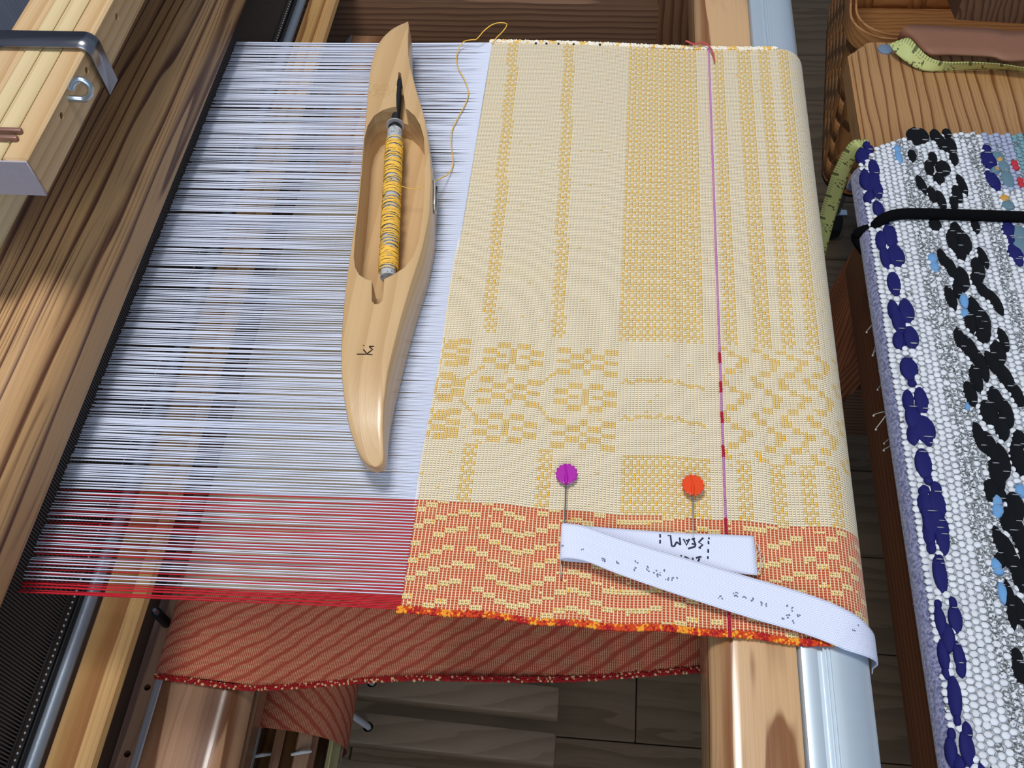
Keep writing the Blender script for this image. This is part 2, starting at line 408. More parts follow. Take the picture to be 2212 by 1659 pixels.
# screw eye
h = atX(150, 213, XR)
ring = [h+Vector((-.004, 0, 0)), h+Vector((.001, 0, 0))]
c0 = h+Vector((.0062, .0002, .0028))
ey = [h+Vector((-.004, 0, 0)), h+Vector((.0018, .0, 0)), h+Vector((.0065, .0008, -.0006)), h+Vector((.0098, .0018, .0018)), h+Vector((.0102, .0030, .0052)), h+Vector((.0072, .0034, .0076)), h+Vector((.0040, .0026, .0066)), h+Vector((.0020, .0014, .0040))]
link('screw_eye', tube(smoothpath(ey, 6), .00150, 10), sh, ZINC, label='zinc hook eye screwed in the side')
for py in (281, 297):
    a, b = at(-60, py, lz+.001), at(50 if py < 290 else 41, py, lz+.001)
    bm = bm_box(a.x, b.x, a.y-.0011, a.y+.0011, lz+.0002, lz+.0024, bev=.0006)
    link('wire_clip', from_bm(bm), sh, COPPER, label='flat brown clip end lying on the board')
lb = thing('lower_shaft', 'pale board end just under the laminated board at the left edge', 'board', (-.28, .33, .085))
link('shaft_bar', box(-.300, at(20, 372, .105).x, .268, .60, .088, .106, bev=.001), lb, SHAFTB)

# ================================================================ cloth
pu, pv = .00172, .00121
YB, YT = .1515, .5445
WHITE = np.array([lin(236), lin(224), lin(200)]); RED = np.array([lin(182), lin(66), lin(42)]); YEL = np.array([lin(232), lin(182), lin(70)])
PURP = np.array([lin(170), lin(80), lin(170)]); CRIM = np.array([lin(170), lin(24), lin(52)])
prof = [(-.082, 0.0), (-.04, 0.0), (0, 0.0), (.05, -.0012), (.088, -.0018)]
prof += [(.1045+.0182*math.sin(a), -.0195+.0182*math.cos(a)) for a in np.linspace(0, PI/2, 12)]
prof += [(.1228, -.030)]+[(.1065+.0165*math.cos(a), -.0300-.0185*math.sin(a)) for a in np.linspace(.2, PI/2, 7)]
prof += [(.09, -.0488), (.080, -.0490)]
prof = np.array(prof)
sl = np.concatenate([[0], np.cumsum(np.hypot(*np.diff(prof, axis=0).T))])
ni = int(sl[-1]/pu); nj = int(round((YT-YB)/pv))
s = np.arange(ni+1)*pu
px_ = np.interp(s, sl, prof[:, 0]); pz_ = np.interp(s, sl, prof[:, 1])
jj = np.arange(nj+1)
X = np.repeat(px_[:, None], nj+1, 1); Z = np.repeat(pz_[:, None], nj+1, 1)
yb = YB+.0006*np.sin(s*61)+.0004*np.sin(s*170+1); yt = YT+.0008*np.sin(s*33+1)
Y = yb[:, None]+(yt-yb)[:, None]*(jj/nj)[None]
Z = Z+.0005*np.sin(X*40+Y*17)*(X < .08)+.0003*np.sin(Y*60)*(X < .08)
X[0] += .0004*np.sin(Y[0]*50)
U, Vv = np.meshgrid(np.arange(ni+1), jj, indexing='ij')
me = grid_np('cloth', X, Y, Z, U.astype(float), Vv.astype(float))
fig = np.zeros((ni, nj)); wc = np.tile(WHITE, (ni, nj, 1)); pc = np.tile(YEL, (ni, nj, 1))
SX = (s[:-1]+pu/2)-.082                              # flattened x from the fell
ym = YB+(np.arange(nj)+.5)*pv
RINGM = ["B.B", "b.b"]
ring = [(0, ((4, 8), (10, 14))), (3, ((0, 4), (8, 10), (14, 18))), (6, ((4, 7), (8, 10), (11, 14))), (8, ((0, 4), (8, 10), (14, 18))), (11, ((4, 8), (10, 14)))]
cros = [(0, ((0, 4), (8, 10), (14, 18))), (3, ((4, 8), (10, 14))), (6, ((0, 4), (8, 10), (14, 18))), (8, ((4, 8), (10, 14))), (11, ((0, 4), (8, 10), (14, 18)))]
def stamp(mot, i0, j0):
    for k, (r, spans) in enumerate(mot):
        h = 2 if k == 2 else 3
        for a, b in spans:
            fig[max(i0+a, 0):max(i0+b, 0), j0+r:j0+r+h] = 1
jm = int((.2375-YB)/pv)
def ix(x): return int((x+.082)/pu)
for row in range(3):
    j0 = jm+row*18
    stamp(ring if row != 1 else cros, ix(-.0585), j0)
    stamp(cros if row != 1 else ring, ix(-.0215), j0)
    stamp(cros if row != 1 else ring, ix(-.082)-9, j0+1)
    stamp([(0, ((0, 4),)), (3, ((3, 7),)), (8, ((3, 7),)), (11, ((0, 4),))], ix(-.082)+2, j0)
# stair-step curves joining the motifs
for i in range(ni):
    for row in (0, 1):
        j0 = jm+row*18+14
        x = SX[i]
        if -.068 < x < -.058 or -.030 < x < -.021:
            t = (x+.068)/.010 if x < -.05 else (x+.030)/.009
            j = int(j0+1+(2 if row == 0 else -2)*math.cos(t*PI)*1.6); fig[i, j:j+2] = 1
        if .0105 < x < .053:
            j = int(j0+1+1.6*math.sin((x-.0105)*95)+(i % 5 == 0)); fig[i, j:j+1+(i % 3 != 0)] = 1
# stripes
stripes = [(-.0657, -.0589), (-.0293, -.0226), (.0094, .0517), (.0622, .0690), (.0778, .0858), (.0914, .0988), (.1040, .1110), (.131, .139), (.15, .158)]
for (a, b) in stripes:
    for i in range(ni):
        for j in range(nj):
            yy = ym[j]
            if yy > .3035 or .205 < yy < .2365:
                sh_ = -.004*(yy-.42)/.12 if a < -.02 else 0
                if yy < .24: sh_ = .003
                if a+sh_ < SX[i] < b+sh_:
                    if ((i + (j//2)) % 2 == 0) or ((j % 4 == 1) and i % 2): fig[i, j] = 1
# waves right of the marker thread
for k_, xc in enumerate([.0656, .0818, .0951, .1075, .123, .137, .150]):
    for j in range(int((.2365-YB)/pv), int((.3035-YB)/pv)):
        q = (j-jm)/18.0; zz = .0052*math.cos(2*PI*q)+.002*math.sin(4*PI*q)
        xx = xc-zz-.002; hstep = (j//3)*3
        q2 = (hstep-jm)/18.0; xx = xc-.0055*math.cos(2*PI*q2)-.001
        i0 = int((xx+.082)/pu); fig[max(i0, 0):i0+2+((j//3)%2), j] = 1
        if j % 18 == (jm+13) % 18: fig[i0:i0+4, j:j+1] = 1
# red border: undulating dashes
jr = int((.2050-YB)/pv)
for i in range(ni):
    for j in range(1, jr):
        ii = i//3
        xx = -.082+ii*3*pu
        wv = 3.6*math.cos(2*PI*(xx+.036)/.052)+(1.5*math.sin(ii*.9) if xx > 0 else 0)+(ii*1.1 if xx > .058 else 0)
        if int(round(j+wv)) % 7 < 2 and (ii*5+j//3) % 7 != 0: fig[i, j] = 1
wc[:, :jr] = RED
stray = np.random.rand(ni, nj) < .004; fig[stray] = 1
im = ix(.0600)
fig[im-1:im+1, :] = 0
def fattr(me, name, arr, dim):
    a = me.attributes.new(name, 'FLOAT' if dim == 1 else 'FLOAT_COLOR', 'FACE')
    if dim == 1: a.data.foreach_set('value', arr.astype(np.float32).ravel())
    else:
        c = np.ones(arr.shape[:2]+(4,), dtype=np.float32); c[..., :3] = arr; a.data.foreach_set('color', c.ravel())
fattr(me, 'fig', fig, 1); fattr(me, 'wcol', wc, 3)
isred = np.zeros((ni, nj)); isred[:, :jr] = 1; fattr(me, 'isred', isred, 1)
strong = (np.random.rand(ni, nj) < .06).astype(float); fattr(me, 'strong', strong, 1)

m = Mat('woven_cotton', .85, .15)
uv = m.attr('uv'); u, v, _ = m.sep(m.co('UV'))
nz = m.noise(m.comb(u*.5, v*.5, 0), 1.1, 2); nz2 = m.noise(m.comb(u, v, 0), .035, 2)
u2 = u+(nz-.5)*.14; v2 = v+(m.noise(m.comb(u*.6, v*.6, 5), 1.3, 2)-.5)*.2
fu, fv = u2.fract(), (v2+(((u2.fract()-.6).abs())*-.42)).fract()
fg = m.attr('fig', True); wcol = m.attr('wcol'); isr = m.attr('isred', True); st = m.attr('strong', True)
warpm = fv.ss(.0, .32)*(1-fv.ss(.70, 1.0))*fu.ss(.14, .30)*(1-fu.ss(.90, 1.0))
weftm = 1-(fu-.10).abs().ss(.11, .23)
cream = rgb(236, 216, 176); gap = m.mix(isr, rgb(136, 122, 84), rgb(222, 166, 120))
c = m.mix(weftm*.9, gap, cream); c = m.mix(warpm, c, wcol)
fline = 1-(fu-.58).abs().ss(.12, .26); thin = 1-(fv-.5).abs().ss(.14, .34)
cf_ = m.mix(thin*.9, rgb(118, 92, 40), rgb(238, 216, 170)); cf_ = m.mix(weftm*.5, cf_, cream)
cf_ = m.mix(fline, cf_, m.mix(st, m.mix(isr, rgb(228, 188, 96), rgb(244, 212, 136)), rgb(240, 176, 30)))
c = m.mix(fg, c, cf_)
c = m.mix((nz2-.55).mx(0)*.7, c, rgb(236, 206, 140))
hgt = (warpm*.8+weftm*.6)*(1-fg)+fg*(fline+thin*.3)
m.color(c).bump(hgt, .55, .0005)
m.b.inputs['Sheen Weight'].default_value = .15
CLOTH = m.m

wv = thing('woven_cloth', 'yellow, cream and red patterned cloth stretched over the front beam of the loom', 'cloth', (.02, .35, -.30))
link('upper_layer', me, wv, CLOTH, label='cream cloth with yellow figures and a brick red border')

# lower layer -----------------------------------------------------------
def strip_cloth(prof, name, amp=.0, dark=0):
    prof = np.array(prof); sl = np.concatenate([[0], np.cumsum(np.hypot(*np.diff(prof, axis=0).T))]); n = int(sl[-1]/.004)+2
    s = np.linspace(0, sl[-1], n); x = np.interp(s, sl, prof[:, 0]); z = np.interp(s, sl, prof[:, 1]); k = 60
    yy = np.linspace(YB+.0005, YT, k); X = np.repeat(x[:, None], k, 1); Z = np.repeat(z[:, None], k, 1)
    Y = np.repeat(yy[None], n, 0); edge = amp*np.sin(s*38+.8)
    Y = Y+edge[:, None]*np.exp(-(Y-YB)/.02)
    Z = Z+.0012*np.sin(X*45+1)*np.exp(-(Y-YB)/.05)*(amp > 0)
    return grid_np(name, X, Y, Z, np.repeat((s/pu*1.0)[:, None], k, 1), (Y-YB)/pv)
m = Mat('woven_cotton_reverse', .85, .15); u, v, _ = m.sep(m.co('UV'))
nz = m.noise(m.comb(u*.5, v*.5, 0), 1.1, 2); u2 = u+(nz-.5)*.2
fu, fv = (u2*1.6).fract(), (v*1.6).fract()
dots = (1-(fu-.5).abs().ss(.16, .36)); dots2 = (1-(fv-.5).abs().ss(.20, .42))
inred = 1-v.ss(44, 45)
band = ((u*.125+v*.140)+(m.noise(m.comb(u*.09, v*.16, 0), 1.0, 2)-.5)*.6).fract(); bd = band.ss(.55, .68)*(1-band.ss(.88, 1.0))*.85
redc = m.mix(nz, rgb(164, 62, 44), rgb(186, 84, 58))
c = m.mix((dots*dots2).mx(dots*.28), redc, rgb(222, 176, 136)); c = m.mix(bd, c, m.mix(nz, rgb(158, 62, 46), rgb(180, 80, 60)))
c = m.mix(inred, rgb(224, 206, 170), c)
m.color(c).bump(dots*dots2, .4, .0004); CLOTH2 = m.m
lowp = [(.105, -.0490), (.09, -.0494), (.05, -.0520)]+[(x, -.0520-(.05-x)*(.0775/.233)-.0012*math.sin((.05-x)/.233*PI)) for x in np.linspace(.04, -.183, 14)]+[(-.190, -.1285), (-.205, -.1292), (-.2365, -.1300), (-.2402, -.1330), (-.2412, -.140), (-.2412, -.181)]
link('lower_layer', strip_cloth(lowp, 'low', .0014), wv, CLOTH2, label='underside of the cloth, brick red with pale dots')
rc, rr_ = (-.199, -.263), .044
rollp = [(-.2412, -.181), (-.2395, -.190)]+[(rc[0]+rr_*math.cos(a), rc[1]+rr_*math.sin(a)) for a in np.linspace(math.radians(150), math.radians(-205), 40)]
link('rolled_layer', strip_cloth(rollp, 'roll', .0006), wv, CLOTH2, label='red cloth wound around the lower beam')

# selvedges
def selv(n, f, cols, name, label, parent, size=(.0009, .0011, .0008), seg=5, clump=.9):
    it = []; cl = []
    for i in range(n):
        t = i/n; p, rz = f(t)
        for q in range(3):
            it.append(((p[0]+random.uniform(-.0004, .0004), p[1]+(q-1)*.0009+random.uniform(-.0002, .0002), p[2]+random.uniform(-.0002, .0004)), (size[0]*random.uniform(.7, 1.3), size[1]*random.uniform(.5, 1), size[2]), rz+random.uniform(-.9, .9)))
            cy_ = (math.sin(t*n*.42)+math.sin(t*n*.19+1))*clump+random.gauss(0, 1.0); cl.append(cols[(1 if cy_ > .9 else 0 if cy_ > -.9 else 2)])
    me = blobs(it, seg, 3, cl); return link(name, me, parent, YARNC, label=label, kind='stuff')
m = Mat('yarn', .8, .2); m.color(m.attr('col')); YARNC = m.m
L3 = lambda *c: [lin(x) for x in c]
def pf(t):
    ss_ = t*(.186); x = float(np.interp(ss_, sl, prof[:, 0])); z = float(np.interp(ss_, sl, prof[:, 1])); return x, z, ss_
selv(300, lambda t: ((pf(t)[0], YB-.0003+.0006*math.sin(pf(t)[2]*61)+.0004*math.sin(pf(t)[2]*170+1), pf(t)[1]), 0), [L3(206, 74, 34), L3(236, 160, 50), L3(170, 34, 40)], 'near_selvedge', 'knobbly orange and red woven edge', wv)
selv(260, lambda t: ((pf(t)[0], YT+.0008*math.sin(pf(t)[2]*33+1), pf(t)[1]+.0004), 0), [L3(240, 236, 226), L3(236, 226, 200), L3(232, 190, 96)], 'far_selvedge', 'white and yellow woven edge', wv)
def lf(t):
    x = .055-t*.294; z = -.0515-(t*.294-.005)*(.0775/.233) if x > -.18 else -.1292
    s_ = .05+t*.30; return (x, YB+.0014*math.sin((t*.30+.035)*38+.8)-.0006, z-.0003), 0
selv(300, lf, [L3(160, 30, 34), L3(222, 180, 130), L3(176, 44, 38)], 'lower_selvedge', 'dark red edge with pale loops', wv, clump=.1)
for (hx) in (1157, 1180, 1206, 1239, 1296):
    p = at(hx, 98, .001)
    link('edge_hole', box(p.x-.0007, p.x+.0007, YT-.0022, YT-.0004, .0004, .0013, bev=.0003, seg=1), wv, BLACK, label='tiny dark temple hole')
# marker thread
for (y0, y1, col_, nm) in ((YB-.001, .205, 'c', 'crimson'), (.205, .238, 'p', 'purple'), (.238, .3035, 'c2', 'crimson and purple'), (.3035, YT+.001, 'p', 'purple')):
    it = []; cl = []; yy = y0
    while yy < y1:
        red_ = col_ == 'c' or (col_ == 'c2' and int((yy-.238)/.006) % 3 == 0)
        it.append(((.0600+random.uniform(-.0001, .0001), yy, -.0009+.0004), (.0009 if red_ else .0008, .0011 if red_ else .0005, .0005), 0 if red_ else .5)); 
        cl.append(L3(168, 26, 56) if red_ else L3(198, 136, 190)); yy += .0011 if not red_ else .0017
    link('marker_thread', blobs(it, 6, 4, cl), wv, YARNC, label=nm+' marker thread woven across', kind='stuff')

# ================================================================ warp
N = 520; y0r, y1r = .1468, .5415
V = []; F4 = []; CO = []; xr, xf = -.2542, -.0825; SEG = 8
V2 = []; F2 = []
for i in range(N):
    d = i//2; t0 = (d+.5+((i % 2)-.5)*.30+random.uniform(-.22, .22))/(N/2); tf = (i+.5)/N
    ya = y0r+(y1r-y0r)*t0; yf = YB+(YT-YB)*tf
    redzone = yf < .205
    allred = yf < .1575
    red_ = allred or (redzone and i % 2 == 0)
    zz = random.uniform(-.0012, .0002) if not red_ else random.uniform(-.0045, -.002)
    if allred: zz = random.uniform(-.003, .0)
    if not red_ and random.random() < .12: zz -= .003
    jit = random.uniform(-.0003, .0003)
    vv, ff = (V2, F2) if red_ else (V, F4)
    b0 = len(vv); r = .00037 if not redzone else .00030
    for k in range(SEG+1):
        t = k/SEG; x = xr+(xf+.0015-xr)*t
        yy = ya+(yf-ya)*min(1, t*1.05)+jit*math.sin(PI*t); z = zz*(1-t)**.7 - .0009*math.sin(PI*t)*(1 if i % 2 else 0)
        for a in range(4):
            vv.append((x, yy+r*math.cos(a*PI/2), z+r*math.sin(a*PI/2)))
    for k in range(SEG):
        for a in range(4):
            p = b0+k*4; ff.append((p+a, p+(a+1) % 4, p+4+(a+1) % 4, p+4+a))
wt = thing('warp_threads', 'taut sheet of white and red warp threads between the reed and the cloth', 'threads', (-.17, .35, -.001))
for vv, ff, nm, c, l in ((V, F4, 'white_threads', rgb(216, 222, 238), 'white warp threads'), (V2, F2, 'red_threads', rgb(196, 28, 44), 'red warp threads along the near edge')):
    me = bpy.data.meshes.new('w'); me.from_pydata(vv, [], ff); me.update(); me.shade_smooth()
    link(nm, me, wt, plain(nm, c, .7, spec=.3), label=l, kind='stuff')

# ================================================================ shuttle
ZT = .030
Lpx = [(880, 42), (862, 50), (845, 61), (828, 78), (815, 96), (806, 118), (800, 145), (794, 200), (790, 250), (784, 310), (777, 385), (768, 465), (757, 540), (747, 610), (740, 680), (736, 750), (737, 810), (742, 865), (751, 915), (763, 950), (775, 970), (785, 979), (800, 984)]
Rpx = [(881, 42), (883, 50), (883, 61), (882, 78), (882, 96), (883, 118), (887, 145), (901, 200), (917, 250), (927, 310), (932, 385), (928, 465), (912, 540), (889, 610), (868, 680), (850, 750), (836, 810), (828, 865), (824, 915), (824, 950), (823, 968), (818, 979), (805, 984)]
Lw = [at(a, b, ZT) for a, b in Lpx]; Rw = [at(a, b, ZT) for a, b in Rpx]
ysL = np.array([p.y for p in Lw])[::-1]; xl = np.array([p.x for p in Lw])[::-1]
ysR = np.array([p.y for p in Rw])[::-1]; xr_ = np.array([p.x for p in Rw])[::-1]
ya, yb_ = max(ysL[0], ysR[0]), min(ysL[-1], ysR[-1])
def xL(y): return float(np.interp(y, ysL, xl))
def xR(y): return float(np.interp(y, ysR, xr_))
bm = bmesh.new(); rings = []; NS = 60
for i in range(NS+1):
    t = i/NS; tt = (1-math.cos(PI*t))/2; yy = ya+(yb_-ya)*tt
    a, b = xL(yy), xR(yy); e = min(tt, 1-tt)
    zt = ZT-(.010*max(0, 1-tt/.17)**2 if tt < .5 else .0015*max(0, 1-(1-tt)/.06)**2)
    zb = .0012+.012*max(0, 1-e/.20)**1.6
    if e < .004: zb = zt-.006
    r = min(.0010, (b-a)*.3, (zt-zb)*.3)
    a2, b2 = a, b
    ps_ = [(a+r*.3, zt-r*.3), (a, zt-r), (a, zb+r), (a+r, zb), (b-r, zb), (b, zb+r), (b, zt-r), (b-r*.3, zt-r*.3)]+[(b-r+(a+r-b+r)*q/8, zt) for q in range(9)]
    rings.append([bm.verts.new((p[0], yy, p[1])) for p in ps_])
for i in range(NS):
    for k in range(17): bm.faces.new((rings[i][k], rings[i][(k+1) % 17], rings[i+1][(k+1) % 17], rings[i+1][k]))
bm.faces.new(rings[0][::-1]); bm.faces.new(rings[-1])
body = from_bm(bm)
cav = [(845, 232), (862, 230), (880, 236), (896, 250), (908, 270), (916, 298), (918, 340), (918, 400), (914, 460), (905, 520), (892, 555), (875, 577), (852, 592), (830, 603), (805, 607), (790, 603), (776, 594), (767, 578), (764, 555), (767, 510), (775, 440), (782, 365), (787, 300), (794, 272), (808, 250), (826, 238)]
slot = [(803, 600), (830, 600), (828, 640), (826, 650), (818, 657), (809, 657), (803, 650)]
groove = [(861, 155), (866, 158), (877, 240), (856, 240), (856, 205)]
def cutter(pl, z0, z1):
    P = [at(a, b, ZT) for a, b in pl]; return prism([(p.x, p.y) for p in P], 'z', z0, z1)
cc = [at(a, b, ZT) for a, b in cav]; 
eyl = at(936, 420, ZT)
body = cut(body, [cutter(cav, .0065, .05), cutter(slot, .016, .05), cutter(groove, .018, .05)])
sh_c = (xL(.35)+xR(.35))/2
st_ = thing('weaving_shuttle', 'boat-shaped pale wooden shuttle with a yellow-wound bobbin lying on the warp', 'shuttle', (sh_c, .35, .0008))
link('body', body, st_, SHUT)
# spindle and quill
def qat(a, b, z): return at(a, b, z)
q0 = at(853, 283, .0215); q1 = at(838, 600, .0205)
dq = (q1-q0).normalized()
sp = link('spindle', tube([at(863, 172, .0300), at(863, 172, .0300).lerp(q0, .3), at(863, 172, .0300).lerp(q0, .6), q0-dq*.002, q0+dq*.004], [.0012, .0021, .0026, .0027, .0027], 12), st_, BLACKST, label='dark tapering steel spindle')
link('bushing', tube([q0-dq*.0036, q0-dq*.0030, q0-dq*.0004, q0], [.0034, .0040, .0040, .0034], 18), sp, BLACK)
m = Mat('clear_plastic', .12, .5); m.color(rgb(225, 225, 230)); m.b.inputs['Transmission Weight'].default_value = .6; m.b.inputs['Roughness'].default_value = .15
link('washer', tube([q0-dq*.0050, q0-dq*.0042], [.0054, .0054], 24), sp, m.m, label='clear round washer')
m = Mat('speckled_paper', .6); n_ = m.voro(m.co(), 520); m.color(m.mix(n_.lt(.28), rgb(178, 182, 184), rgb(112, 120, 126)))
ql = link('quill', tube([q0, q0+dq*.001, q1], [.0042, .0044, .0040], 20), st_, m.m, label='speckled grey paper bobbin')
YTH = plain('yellow_yarn', rgb(246, 196, 78), .7, nz=.3, nscale=1200)
bm = bmesh.new(); a_ = dq.cross(Vector((0, 0, 1))).normalized(); b_ = a_.cross(dq)
Lq = (q1-q0).length; turns = 0
tpos = .16; random.seed(3)
segs = []
c = .10
while c < .97:
    wd_ = random.uniform(.04, .085); segs.append((c, min(c+wd_, .955))); c += wd_+random.choice([.0, .004, .012, .02])
for (s0, s1) in segs:
    for rep in range(random.choice([7, 8, 9])):
        sa = random.uniform(s0, s1-.01); sb = sa+random.choice([-1, 1])*random.uniform(.012, .035); ph = random.uniform(0, 6.28); path = []
        for k in range(19):
            t = k/18; an = ph+t*2*PI*1.25; rr = .0049+.0003*random.random()
            path.append(q0+dq*(Lq*(sa+(sb-sa)*t))+a_*rr*math.cos(an)+b_*rr*math.sin(an))
        tube_into(bm, path, .00030, 4)
link('yarn_winding', from_bm(bm), ql, YTH, label='bright yellow yarn wound on the bobbin', kind='stuff')
link('yarn_winding', tube(smoothpath([at(868, 402, .024), at(880, 406, .0235), at(898, 408, .023), at(916, 401, .0225)], 6), .00022, 6), st_, YTH, label='single yarn leaving the bobbin')
# metal eyelet in the side
ex = at(936, 425, .022)
def side(yy, z, o=.0): return Vector((xR(yy)+o, yy, z))
ec = at(937, 420, .018).y
pl_ = []
for k in range(24):
    an = 2*PI*k/24; yy = ec+.0125*math.cos(an)*(1 if abs(math.cos(an)) < .8 else .96); pl_.append((yy, .0165+.0050*math.sin(an)))
bm = bmesh.new(); VA = [bm.verts.new(side(a, b, .0006)) for a, b in pl_]; VB = [bm.verts.new(side(a, b, -.0010)) for a, b in pl_]
bm.faces.new(VA); bm.faces.new(VB[::-1])
for k in range(24): bm.faces.new((VA[k], VB[k], VB[(k+1) % 24], VA[(k+1) % 24]))
ei = link('eyelet', from_bm(bm), st_, plain('eyelet_steel', rgb(84, 104, 112), .3, .3), label='oval steel thread eye in the side')
link('eyelet_rim', tube([side(a, b, .0008) for a, b in pl_+pl_[:1]], .0005, 6), ei, plain('eyelet_rim', rgb(210, 205, 190), .3, .3))
link('eyelet_slot', box(xR(ec)+.0003, xR(ec)+.0010, ec-.007, ec+.007, .0150, .0180, bev=.0003, seg=1), ei, BLACK)
# burnt-in letters and maker's stamp
BURN = plain('burnt_mark', rgb(38, 12, 8), .8)
def marks(pls, z, r, mat, name, parent, label=None, f=None, flat=.35):
    bm = bmesh.new()
    for pl in pls:
        P = [at(a, b, z) for a, b in pl]
        if len(P) == 1: P = [P[0], P[0]+Vector((.0003, .0004, 0))]
        zb = P[0].z
        tube_into(bm, P, r, 6)
    for v_ in bm.verts:
        base = f(v_.co.x, v_.co.y) if f else z
        v_.co.z = base+(v_.co.z-z)*flat
    return link(name, from_bm(bm), parent, mat, label=label)
def K(x, y): return (740+x*.05425, 700+y*.05425)
marks([[K(570, 1198), K(940, 1200)], [K(940, 1190), K(1190, 1220)], [K(830, 1010), K(950, 1160)], [K(980, 1170), K(1160, 1045)], [K(1205, 1030), K(1060, 890)], [K(1060, 888), K(1250, 888)], [K(838, 835), K(842, 870)]], ZT+.0001, .00033, BURN, 'burnt_letters', st_, 'burnt-in letters ki')
def Q(x, y): return (780+x/16.59, 150+y/16.59)
def arc(cx0, cy0, rx, ry, a0, a1): return [Q(cx0+rx*math.cos(math.radians(a)), cy0+ry*math.sin(math.radians(a))) for a in np.linspace(a0, a1, 9)]
STAMP = plain('stamped_mark', rgb(176, 140, 92), .7)
marks([arc(720, 660, 280, 200, 120, 230), arc(720, 660, 200, 140, 110, 240), arc(720, 640, 280, 190, -60, 40), arc(720, 650, 200, 140, -60, 50), [Q(600, 640), Q(600, 760)], [Q(680, 590), Q(670, 760)], [Q(775, 500), Q(775, 760)], [Q(840, 600), Q(845, 750)], arc(720, 620, 330, 260, 50, 130),
       [Q(320, 780), Q(300, 880)], [Q(380, 780), Q(330, 830)], [Q(400, 900), Q(390, 980)], [Q(470, 890), Q(540, 900), Q(470, 960)], [Q(600, 900), Q(590, 1000), Q(640, 1000)], [Q(760, 900), Q(790, 970), Q(870, 960), Q(880, 890)], [Q(930, 860), Q(1020, 930)], [Q(1010, 770), Q(1060, 860)], [Q(1100, 740), Q(1180, 800)]],
      ZT+.00004, .00016, STAMP, 'maker_stamp', st_, 'faint round pressed maker stamp with lettering')

# yarn leaving the shuttle
zz = [(943, 390, .014), (956, 383, .008), (966, 378, .004), (976, 364, .002), (979, 345, .0016), (975, 318, .0016), (976, 285, .0016), (985, 262, .0016), (1000, 235, .0016), (1010, 212, .0016), (1011, 195, .0016), (1003, 172, .0016), (990, 148, .0016), (986, 125, .0018), (991, 105, .003), (1002, 90, .005), (1018, 86, .006), (1030, 84, .007), (1046, 66, .010), (1064, 53, .011), (1082, 49, .010), (1095, 53, .008), (1086, 68, .005), (1074, 80, .003), (1062, 94, .0015)]
o = link('loose_yarn', tube(smoothpath([at(*p) for p in zz], 5), .00034, 6), None, YTH)
tag(o, 'loose golden yarn trailing from the shuttle eye to the far cloth edge', 'yarn')

# ================================================================ tape label and pins
def P3(l): return [at(a, b, z) for a, b, z in l]
top = [(1628, 1158, .0012), (1560, 1155, .0012), (1480, 1152, .0012), (1400, 1147, .0013), (1320, 1141, .0016), (1260, 1136, .0026), (1228, 1131, .0040), (1216, 1131, .0055)]
bot = [(1636, 1243, .0012), (1560, 1236, .0012), (1480, 1228, .0012), (1400, 1222, .0013), (1320, 1218, .0014), (1270, 1216, .0014), (1232, 1213, .0014), (1214, 1211, .0018)]
A1 = smoothpath(P3(top), 4); B1 = smoothpath(P3(bot), 4)
top2 = [(1216, 1131, .0055), (1214, 1132, .0072), (1222, 1131, .0080), (1260, 1136, .0078), (1330, 1160, .0066), (1420, 1188, .0052), (1520, 1217, .0040), (1620, 1247, .0032), (1720, 1276, .0028), (1790, 1300, .0022), (1840, 1324, .0002), (1868, 1345, -.0035), (1883, 1368, -.0105), (1888, 1400, -.0225), (1884, 1425, -.0350)]
bot2 = [(1214, 1211, .0018), (1210, 1210, .0050), (1222, 1206, .0072), (1264, 1212, .0080), (1330, 1238, .0066), (1420, 1270, .0050), (1520, 1303, .0036), (1620, 1335, .0024), (1720, 1364, .0018), (1770, 1381, .0012), (1812, 1398, .0010), (1845, 1414, -.0025), (1868, 1428, -.0095), (1883, 1442, -.0220), (1884, 1456, -.0350)]
A2 = smoothpath(P3(top2), 5); B2 = smoothpath(P3(bot2), 5)
m = Mat('twill_tape', .75, .2); u, v, _ = m.sep(m.co('UV'))
tri = (((v*200.0).fract()-.5).abs())
st = ((u*720.0+(v*200.0).fract()._m('PINGPONG', .5)*5.0).fract()-.5).abs()
m.color(m.mix(st.ss(.1, .4)*.6, rgb(226, 232, 250), rgb(188, 194, 222))).bump(st, .5, .0004)
tp = thing('twill_tape', 'white folded twill tape with handwritten letters pinned on the red border', 'tape', (.04, .19, 0))
me = ribbon(A1+A2[1:], B1+B2[1:], .0004, 10)
for v_ in me.vertices:                                  # keep the tape outside the rounded cloth edge
    c_ = v_.co
    if c_.x > .100:
        if c_.z > -.0195:
            q = Vector((c_.x-.1045, 0, c_.z+.0195))
            if q.x < 0: c_.z = max(c_.z, .0003)
            elif q.length < .0198: q = q.normalized()*.0198; c_.x = .1045+q.x; c_.z = -.0195+q.z
        else: c_.x = max(c_.x, .1243)
o = link('tape_band', me, tp, m.m); solidify(o, .0006)
bm = bmesh.new()
for (a, b) in (((1632, 1170), (1640, 1186)), ((1634, 1196), (1642, 1180)), ((1634, 1205), (1646, 1190)), ((1634, 1228), (1648, 1205)), ((1636, 1238), (1650, 1212)), ((1634, 1242), (1645, 1222))):
    tube_into(bm, [at(*a, .0014), at((a[0]+b[0])/2+1, (a[1]+b[1])/2, .0022), at(*b, .0016)], .0002, 5)
link('frayed_end', from_bm(bm), tp, CORDW, label='frayed cut end')
INK = plain('ink', rgb(40, 46, 66), .8)
GHOST = plain('faded_ink', rgb(120, 128, 150), .8)
def J(x, y): return (1400+x/8.508, 1130+y/8.508)
